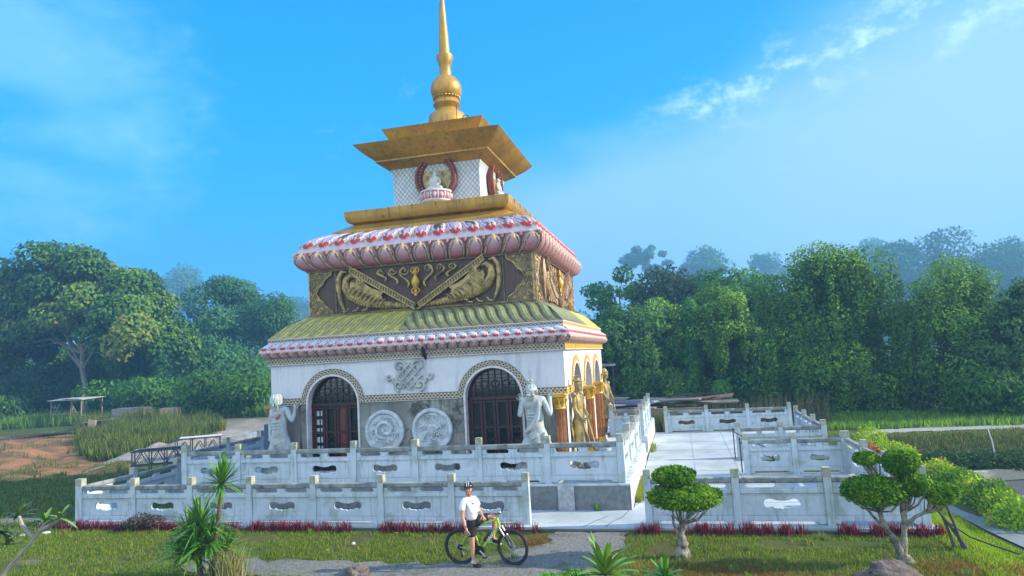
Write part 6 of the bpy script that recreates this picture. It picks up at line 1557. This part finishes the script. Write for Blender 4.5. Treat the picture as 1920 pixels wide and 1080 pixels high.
# stakes, hose and pole at the right
rt = thing('wooden_stakes', 'three dark wooden stakes leaning together at the right end of the red plants', 'stakes', (4.95, 15.6, 0))
for k, (a, b) in enumerate((((.22, -.35, 0), (-.22, .25, .92)), ((.15, -.3, 0), (.02, .1, .95)), ((.02, -.25, 0), (-.05, .1, .62)))): MB().tube([a, Vector(a).lerp(Vector(b), .5) + Vector((.01, 0, 0)), b], [.035, .03, .022], 7).build('stake', DKTIMB, rt)
o = MB().tube([(.0, .2, .55), (.1, .1, .42), (.35, -.1, .22), (.7, -.3, .10), (1.0, -.5, .02), (1.1, -.4, .02)], .015, 6).build('black_hose', BLK); o.location = (4.95, 15.6, 0); tag(o, 'thin black hose hanging from the leaning stakes to the grass', 'hose')
o = MB().tube([(0, 0, -.7), (-.05, 0, 0), (-.16, 0, .55)], .02, 6).build('white_pole', WPLAS); o.location = (11.3, 29.6, .1); tag(o, 'leaning white pole on the bank across the road', 'pole')
# retaining wall and hedge across the road
mb = MB()
W_ = [(8.6, 28.3), (9.8, 28.9), (11, 29.3), (13, 29.8), (16, 30.6), (22, 32.2)]
for (a, b), (c, d) in zip(W_, W_[1:]): mb.bar((a, b, -1.25), (c, d, -1.25), .3, .62)
o = mb.build('retaining_wall', pm('pale_wall', (.52, .48, .38), (.40, .38, .30), 2, .9, streak=(.2, .19, .13), sa=.7, ss=(3, 3, .4)), smooth=0); tag(o, 'low pale stained retaining wall along the far side of the road', 'wall')
cl = [((9.0 + .75 * k, 29.4 + .17 * k + .3 * math.sin(k), -.72 + .08 * math.sin(k * 2.3)), (.75, .7, .40)) for k in range(16)]
rt = thing('hedge', 'long dark hedge growing on top of the retaining wall', 'hedge', (0, 0, 0)); mobj('foliage', leaf_mesh('foliage', cl, 16000, .13, [(.03, .07, .02), (.05, .11, .03), (.08, .15, .04)], 71, droop=.1), rt)
MB().tube([(9 + k, 29.4 + .2 * k, -.8) for k in range(12)], .06, 6).build('stems', BARKD, rt)
# flowering bushes beside the footpath
def fbush(label, cl, n, seed, fl):
    rt = thing('flowering_bush', label, 'bush', cl[0][0][:2] + (-1.3,), 0, 'flowering bushes beside the footpath'); o = Vector((*cl[0][0][:2], -1.3))
    c2 = [(tuple(Vector(c) - o), r) for c, r in cl]
    mobj('foliage', leaf_mesh('foliage', c2, n, .10, [(.06, .16, .012), (.16, .32, .015), (.32, .50, .02), (.46, .58, .03)], seed, droop=-.1, up=.7), rt)
    if fl:
        c3 = [(c, tuple(x * 1.04 for x in r)) for c, r in c2]; mobj('flowers', leaf_mesh('flowers', c3, fl, .075, [(.62, .16, .10), (.70, .28, .14)], seed + 1, shell=1., aspect=1.), rt)['kind'] = 'stuff'
    mb = MB()
    for c, r in c2[:8]: mb.tube([(c[0] * .5, c[1] * .5, 0), c], [.04, .015], 5)
    mb.build('stems', BARKD, rt)
R = random.Random(2)
cl = [((8.3 + .45 * math.sin(PI * k / 17) + R.uniform(-.15, .15), 20.9 + .36 * k, -.98 + R.uniform(-.05, .16) + .012 * k), (.58, .50, .54)) for k in range(18)]
fbush('large bright green bush with orange-pink flowers between footpath and road', cl, 22000, 81, 260)
cl = [((6.55 + .3 * math.sin(k), 24.6 + .42 * k, -.15 + .25 * math.sin(k * 1.3) + .12 * k * .5), (.55, .5, .55)) for k in range(7)]
fbush('yellow-green bush rising behind the topiary pads by the outer balustrade', cl, 9000, 83, 50)
# coppery red shrub behind the outer rail
cl = [((5.9, 25.5, .35), (.35, .3, .25)), ((6.1, 26.2, .3), (.3, .3, .25))]
rt = thing('coppery_shrub', 'small coppery red shrub just outside the outer right balustrade', 'shrub', (5.9, 25.5, 0)); mobj('foliage', leaf_mesh('foliage', [((0, 0, .42), (.38, .3, .25)), ((.2, .6, .38), (.3, .3, .22))], 1500, .1, [(.35, .10, .05), (.45, .2, .08), (.2, .08, .04)], 85), rt)

# ------------------------------------------------------------------ plants in the foreground
def strap_leaves(mb_pts, n, L, W, R, up=(.1, 1.1), c=(0, 0, 0), droop=.5, m=0):
    mb = mb_pts
    for k in range(n):
        a = R.uniform(0, 2 * PI); el = R.uniform(*up); l = L * R.uniform(.75, 1.1); d = Vector((math.cos(a) * math.cos(el), math.sin(a) * math.cos(el), math.sin(el))); sd = Vector((-math.sin(a), math.cos(a), 0)); V = []; N_ = 6
        for i in range(N_ + 1):
            t_ = i / N_; p = Vector(c) + d * (l * t_) - Vector((0, 0, droop * l * t_ * t_ * math.cos(el))); w_ = W * (.5 + 1.6 * t_) * (1 - t_) ** .7 * .9 + .001
            nn = Vector((0, 0, 1)); V += [p - sd * w_ / 2 + nn * w_ * .18, p, p + sd * w_ / 2 + nn * w_ * .18]
        mb.add(V, [(i * 3 + j, i * 3 + j + 1, i * 3 + 4 + j, i * 3 + 3 + j) for i in range(N_) for j in (0, 1)], m)
YUC = pm('yucca_leaf', (.05, .19, .015), (.14, .32, .025), 2, .45, bump=0)
YUC2 = pm('young_leaf', (.10, .24, .02), (.20, .32, .03), 2, .45, bump=0)
R = random.Random(5)
rt = thing('yucca', 'spiky yucca clump at the lower left with one tall stem carrying a rosette', 'yucca', (-10.1, 12.55, 0))
MB().tube([(.22, 0, 0), (.34, 0, .5), (.42, 0, 1.0), (.52, -.05, 1.5), (.60, -.1, 1.95)], [.07, .06, .05, .045, .04], 8).build('stem', BARKD, rt)
MB().tube([(0, 0, 0), (-.05, 0, .6), (0, 0, 1.1)], [.07, .05, .04], 8).build('stem', BARKD, rt)
mb = MB(); strap_leaves(mb, 120, .68, .05, R, (-.35, 1.5), (.61, -.1, 1.97), .25); mb.build('rosette', YUC, rt, fix=False)
for c, n, L in (((0, 0, 1.10), 110, .78), ((-.30, .1, .80), 90, .75), ((.28, -.1, .78), 100, .75), ((.0, -.2, .55), 90, .75), ((-.2, .1, .4), 80, .8), ((.50, .1, .5), 70, .7), ((-.5, 0, .5), 60, .7)):
    mb = MB(); strap_leaves(mb, n, L, .05, R, (-.1, 1.45), c, .35); mb.build('rosette', YUC, rt, fix=False)
# pale dry grass tuft by the yucca
P = [(R.gauss(-9.35, .13), R.gauss(12.5, .12), 0) for _ in range(500)]
o = stuff(mobj('dry_tuft', blades('dry_tuft', P, .62, .02, [(.50, .45, .22), (.35, .34, .14), (.22, .26, .08)], 8, .5))); tag(o, 'pale yellow dry grass tuft at the right foot of the yucca', 'grass tuft')
# frangipani at the left edge
rt = thing('frangipani', 'bare-stemmed frangipani sapling with leaf tufts cut by the left edge', 'sapling', (-12.0, 9.5, 0)); BR = pm('smooth_grey_bark', (.40, .38, .34), (.28, .27, .24), 6, .8)
B_ = [[(0, 0, 0), (.15, 0, .7), (.50, 0, 1.15), (.95, .1, 1.62), (1.16, .1, 1.88)], [(.95, .1, 1.62), (.80, .0, 1.85), (.72, .0, 2.02)], [(1.05, .1, 1.75), (1.28, .15, 1.86), (1.42, .15, 1.94)], [(.15, 0, .7), (.1, .1, 1.2), (.18, .1, 1.68)]]
mb = MB()
for b in B_: mb.tube(b, [.035] * 2 + [.024] * (len(b) - 2), 7)
mb.build('stem', BR, rt)
for c, n in (((.72, 0, 2.02), 13), ((1.16, .1, 1.90), 15), ((1.42, .15, 1.94), 12), ((.18, .1, 1.70), 16), ((.35, .1, 1.5), 9)):
    mb = MB(); strap_leaves(mb, n, .34, .085, R, (-.2, 1.1), c, .35, 0); mb.build('leaf_tuft', (YUC2 if n in (15, 12) else pm('dusty_leaf', (.06, .13, .04), (.10, .16, .04), 2, .5, bump=0)), rt, fix=False)
# big-leaved plants at the bottom edge
for lb, x, y, z, n, L, W, m_ in (('broad-leaved green plant at the bottom edge right of the bicycle', -1.22, 9.5, 1.24, 30, .62, .12, YUC2), ('smaller grey-green leafy plant at the bottom edge below the knobbly topiary', -.42, 9.5, 1.22, 22, .36, .08, YUC)):
    rt = thing('broadleaf_plant', lb, 'plant', (x, y, 0), 0, 'leafy plants at the bottom edge'); mb = MB(); strap_leaves(mb, n, L, W, R, (.2, 1.35), (0, 0, z), .3); strap_leaves(mb, n // 2, L * .8, W, R, (.0, .6), (0, 0, z - .12), .3); mb.build('leaves', m_, rt, fix=False); MB().tube([(0, 0, 0), (.02, 0, .6), (0, 0, z)], [.04, .03, .02], 7).build('stem', BARKD, rt)
for lb, x, y, z in (('bright clipped dome of leaves at the bottom edge under the front wheel', -2.03, 9.6, 1.0), ('bright clipped dome of leaves at the bottom edge left of the broad-leaved plant', -1.70, 9.7, 1.02)):
    rt = thing('clipped_shrub', lb, 'shrub', (x, y, 0), 0, 'bright clipped shrubs at the bottom edge')
    mobj('foliage', leaf_mesh('foliage', [((.1 * math.cos(k * 2.4), .1 * math.sin(k * 2.4), z + .04 * math.cos(k)), (.16, .16, .17)) for k in range(7)], 3200, .045, [(.08, .26, .01), (.14, .38, .015), (.22, .48, .02)], 90, droop=-.1, up=.8), rt); MB().tube([(0, 0, 0), (0, 0, z)], .04, 7).build('stem', BARKD, rt)

# ------------------------------------------------------------------ rows of red-leaved plants, grass, weeds
def redrow(label, x0, x1, n, seed, dens=None):
    R = np.random.default_rng(seed); P = []
    cc = [x for x in R.uniform(x0, x1, int((x1 - x0) * 13)) if mn.noise(Vector((x * .9, seed, 0))) > -.22]
    for k in range(n): c = cc[R.integers(0, len(cc))]; P.append((c + R.normal(0, .06), 16.36 + R.normal(0, .06), -.01))
    o = stuff(mobj('red_leaved_plants', blades('red_leaved_plants', P, .28, .021, [(.22, .025, .05), (.15, .02, .04), (.30, .06, .09), (.10, .025, .03)], seed, .45)))
    tag(o, label, 'red plants', 'rows of red-leaved plants at the foot of the fence')
redrow('row of dark red-leaved plants along the foot of the left front balustrade', -18.6, -3.7, 3000, 3)
redrow('row of dark red-leaved plants along the foot of the right front balustrade', -1.25, 5.1, 1700, 5)
shrub('small grey-purple leafy shrub before the second post of the front balustrade', -15.0, 16.3, 0, 1.1, .5, .4, 1500, .07, [(.06, .06, .04), (.10, .07, .06), (.05, .08, .03)], 777, name='small_shrub', ncl=6)
R2 = np.random.default_rng(12)
def onpath(x, y):
    return (12.9 < y < 13.95 and -11 < x < -5) or (-5.2 < x < -1.5 and y < 13.9) or (-3.9 + .5 * (14.7 - y) < x < -1.5 and y < 16.6)
def scat(n, x0, x1, y0, y1, keep=None):
    x = R2.uniform(x0, x1, n); y = R2.uniform(y0, y1, n); out = []
    for a, b in zip(x, y):
        if keep and not keep(a, b): continue
        out.append((a, b, hgt(a, b) - .005))
    return out
def lawnkeep(a, b):
    if onpath(a, b): return R2.random() < .06
    s = math.exp(-(((a - .7) / 1.3) ** 2 + ((b - 13.5) / .75) ** 2))
    return R2.random() < .95 - .5 * s and mn.noise(Vector((a * .8, b * .8, 0))) > -.42
G1 = [(.12, .22, .02), (.18, .30, .025), (.25, .33, .035), (.26, .27, .05), (.08, .16, .02)]
GB = [(.20, .38, .012), (.30, .46, .015), (.40, .46, .025), (.15, .30, .015)]
DRY = [(.30, .16, .05), (.24, .13, .04), (.18, .15, .04)]
o = stuff(mobj('grass', blades('grass', scat(95000, -21, 5.4, 12.4, 16.35, lawnkeep), .075, .013, G1, 1, .6))); tag(o, 'short mown lawn in front of the fence', 'grass')
o = stuff(mobj('lawn_weeds', blades('lawn_weeds', [(a + R2.normal(0, .05), b + R2.normal(0, .05), 0) for a, b, c_ in scat(90, -20, 5, 12.6, 16.2, lambda a, b: not onpath(a, b)) for _ in range(26)], .15, .016, [(.10, .22, .02), (.20, .30, .04), (.30, .28, .08)], 21, .8))); tag(o, 'scattered tufts of taller weeds in the lawn', 'weeds')
o = stuff(mobj('fallen_leaves', leaf_mesh('fallen_leaves', [((a, b, .05), (.04, .04, .01)) for a, b, c_ in scat(140, -20, 5, 12.6, 16.3)], 240, .07, [(.30, .20, .08), (.40, .28, .10), (.18, .10, .05)], 23, up=2.))); tag(o, 'dry fallen leaves lying on the lawn and gravel', 'fallen leaves')
o = stuff(mobj('bright_grass', blades('bright_grass', scat(56000, 4.9, 8.4, 12.5, 24, lambda a, b: not (b > 16.4 and a < 5.15) and a < 7.35 + max(0, 20 - b) * .1), .09, .018, GB, 2, .6))); tag(o, 'bright yellow-green grass on the sunlit bank at the right', 'grass')
o = stuff(mobj('dry_grass', blades('dry_grass', [(R2.normal(.7, .8), R2.normal(13.5, .4), 0) for _ in range(6000)] + [(R2.normal(4.7, .6), R2.normal(14.1, .3), 0) for _ in range(3500)] + [(R2.normal(-3.55, .18), R2.normal(15.6, .25), 0) for _ in range(900)], .07, .012, DRY, 3, .7))); tag(o, 'patches of brown dry grass on the lawn', 'grass')
def lk2(a, b):
    s = gcol(a, b); return s[0] < .17 and R2.random() < .9
o = stuff(mobj('rough_grass', blades('rough_grass', scat(44000, -33, -18.1, 15.5, 28, lk2), .12, .03, [(.10, .20, .03), (.15, .25, .035), (.08, .15, .03), (.26, .25, .10)], 4, .7))); tag(o, 'rough grass beyond the left end of the fence', 'grass')
def wk(a, b): return inpoly(a + 2.4 * mn.noise(Vector((a * .35, b * .35, 0))), b + 2. * mn.noise(Vector((a * .5, b * .5, 9))), WEEDS) and R2.random() < .75
WP = scat(90000, -58, -27, 29, 56, wk); WHT = np.array([.35 + .9 * max(0, .55 + mn.noise(Vector((a * .5, b * .5, 3)))) for a, b, c_ in WP])
o = stuff(mobj('soil_scrub', blades('soil_scrub', scat(5000, -56, -24, 24, 47, lambda a, b: inpoly(a, b, SOIL) and mn.noise(Vector((a * .5, b * .5, 1))) > .12), .35, .05, [(.12, .18, .04), (.20, .20, .07), (.08, .13, .03)], 25, .7))); tag(o, 'thin scrub growing in patches on the orange soil', 'scrub')
o = stuff(mobj('tall_weeds', blades('tall_weeds', WP, WHT, .06, [(.09, .15, .03), (.15, .20, .04), (.22, .22, .07), (.06, .12, .03)], 5, .5))); tag(o, 'patch of tall weeds between the orange soil and the temple', 'weeds')
wp = scat(16000, -95, -52, 48, 64, lambda a, b: b > 44 + (a + 95) * .25 and not inpoly(a, b, RUBB)) + scat(5000, -52, -30, 56, 60) + []
o = stuff(mobj('reed_grass', blades('reed_grass', wp, 1.1, .09, [(.08, .18, .03), (.13, .26, .04), (.18, .30, .06)], 6, .5))); tag(o, 'tall bright grass along the foot of the forest', 'grass')
def bk2(a, b): return b < 32.2 + (a - 8) * .15 and not (8.4 < a and b < 30.2)
o = stuff(mobj('forest_foot_grass', blades('forest_foot_grass', scat(15000, 4.9, 24, 34.6, 41), .34, .05, [(.10, .24, .03), (.17, .34, .04), (.24, .40, .05)], 16, .5))); tag(o, 'bright green grass between the gravel track and the right-hand trees', 'grass')
o = stuff(mobj('bank_grass', blades('bank_grass', scat(26000, 5.4, 18, 27, 33.4, lambda a, b: bk2(a, b) and b > 27.2 + .4 * (a - 5.4)), .20, .035, [(.12, .20, .04), (.17, .22, .06), (.09, .17, .03), (.20, .17, .07)], 7, .6))); tag(o, 'dull green and brown grass on the bank across the road', 'grass')
o = stuff(mobj('lawn_sides', blades('lawn_sides', scat(9000, 5.2, 7.2, 22, 33, lambda a, b: True), .16, .03, [(.10, .20, .02), (.16, .28, .03)], 8, .6))); tag(o, 'green grass outside the outer right balustrade', 'grass')
P = [(-1.48 + abs(R2.normal(0, .10)), R2.uniform(19.2, 22.6), .1) for _ in range(900)] + [(-1.45 + abs(R2.normal(0, .08)), R2.uniform(28.3, 30), .1) for _ in range(220)]
o = stuff(mobj('wall_foot_grass', blades('wall_foot_grass', P, .22, .02, [(.20, .28, .03), (.30, .34, .05)], 9, .8))); tag(o, 'yellow-green grass sprouting along the foot of the terrace wall', 'grass')
rt = thing('weed', 'small green weed growing at the foot of the granite terrace wall', 'weed', (-2.45, 18.2, .1)); mb = MB(); strap_leaves(mb, 16, .24, .06, R, (.2, 1.4), (0, 0, 0), .3); mb.build('leaves', YUC2, rt, fix=False)
rt = thing('grass_clump', 'dry grass clump against the low wall left of the rear balustrade', 'grass clump', (-1.1, 36.2, 0)); mobj('blades', blades('blades', [(R2.normal(0, .25), R2.normal(0, .2), 0) for _ in range(400)], 1.0, .03, [(.2, .2, .08), (.12, .16, .05)], 10, .6), rt)

# ------------------------------------------------------------------ morning mist
hz = bpy.data.materials.new('haze'); hz.use_nodes = True; t = NT(hz)
pv = t.n('ShaderNodeVolumePrincipled'); pv.inputs['Color'].default_value = (.24, .58, .92, 1); pv.inputs['Density'].default_value = .0016; pv.inputs['Anisotropy'].default_value = .2
oo = t.n('ShaderNodeOutputMaterial'); t.l(pv.outputs[0], oo.inputs['Volume'])
hb_ = MB().box((0, 235, 33.), (1200, 540, 72)).build('haze', hz, smooth=0); hb_['kind'] = 'stuff'; tag(hb_, 'thin blue morning mist over the whole clearing', 'mist')
scene.view_settings.exposure = .92
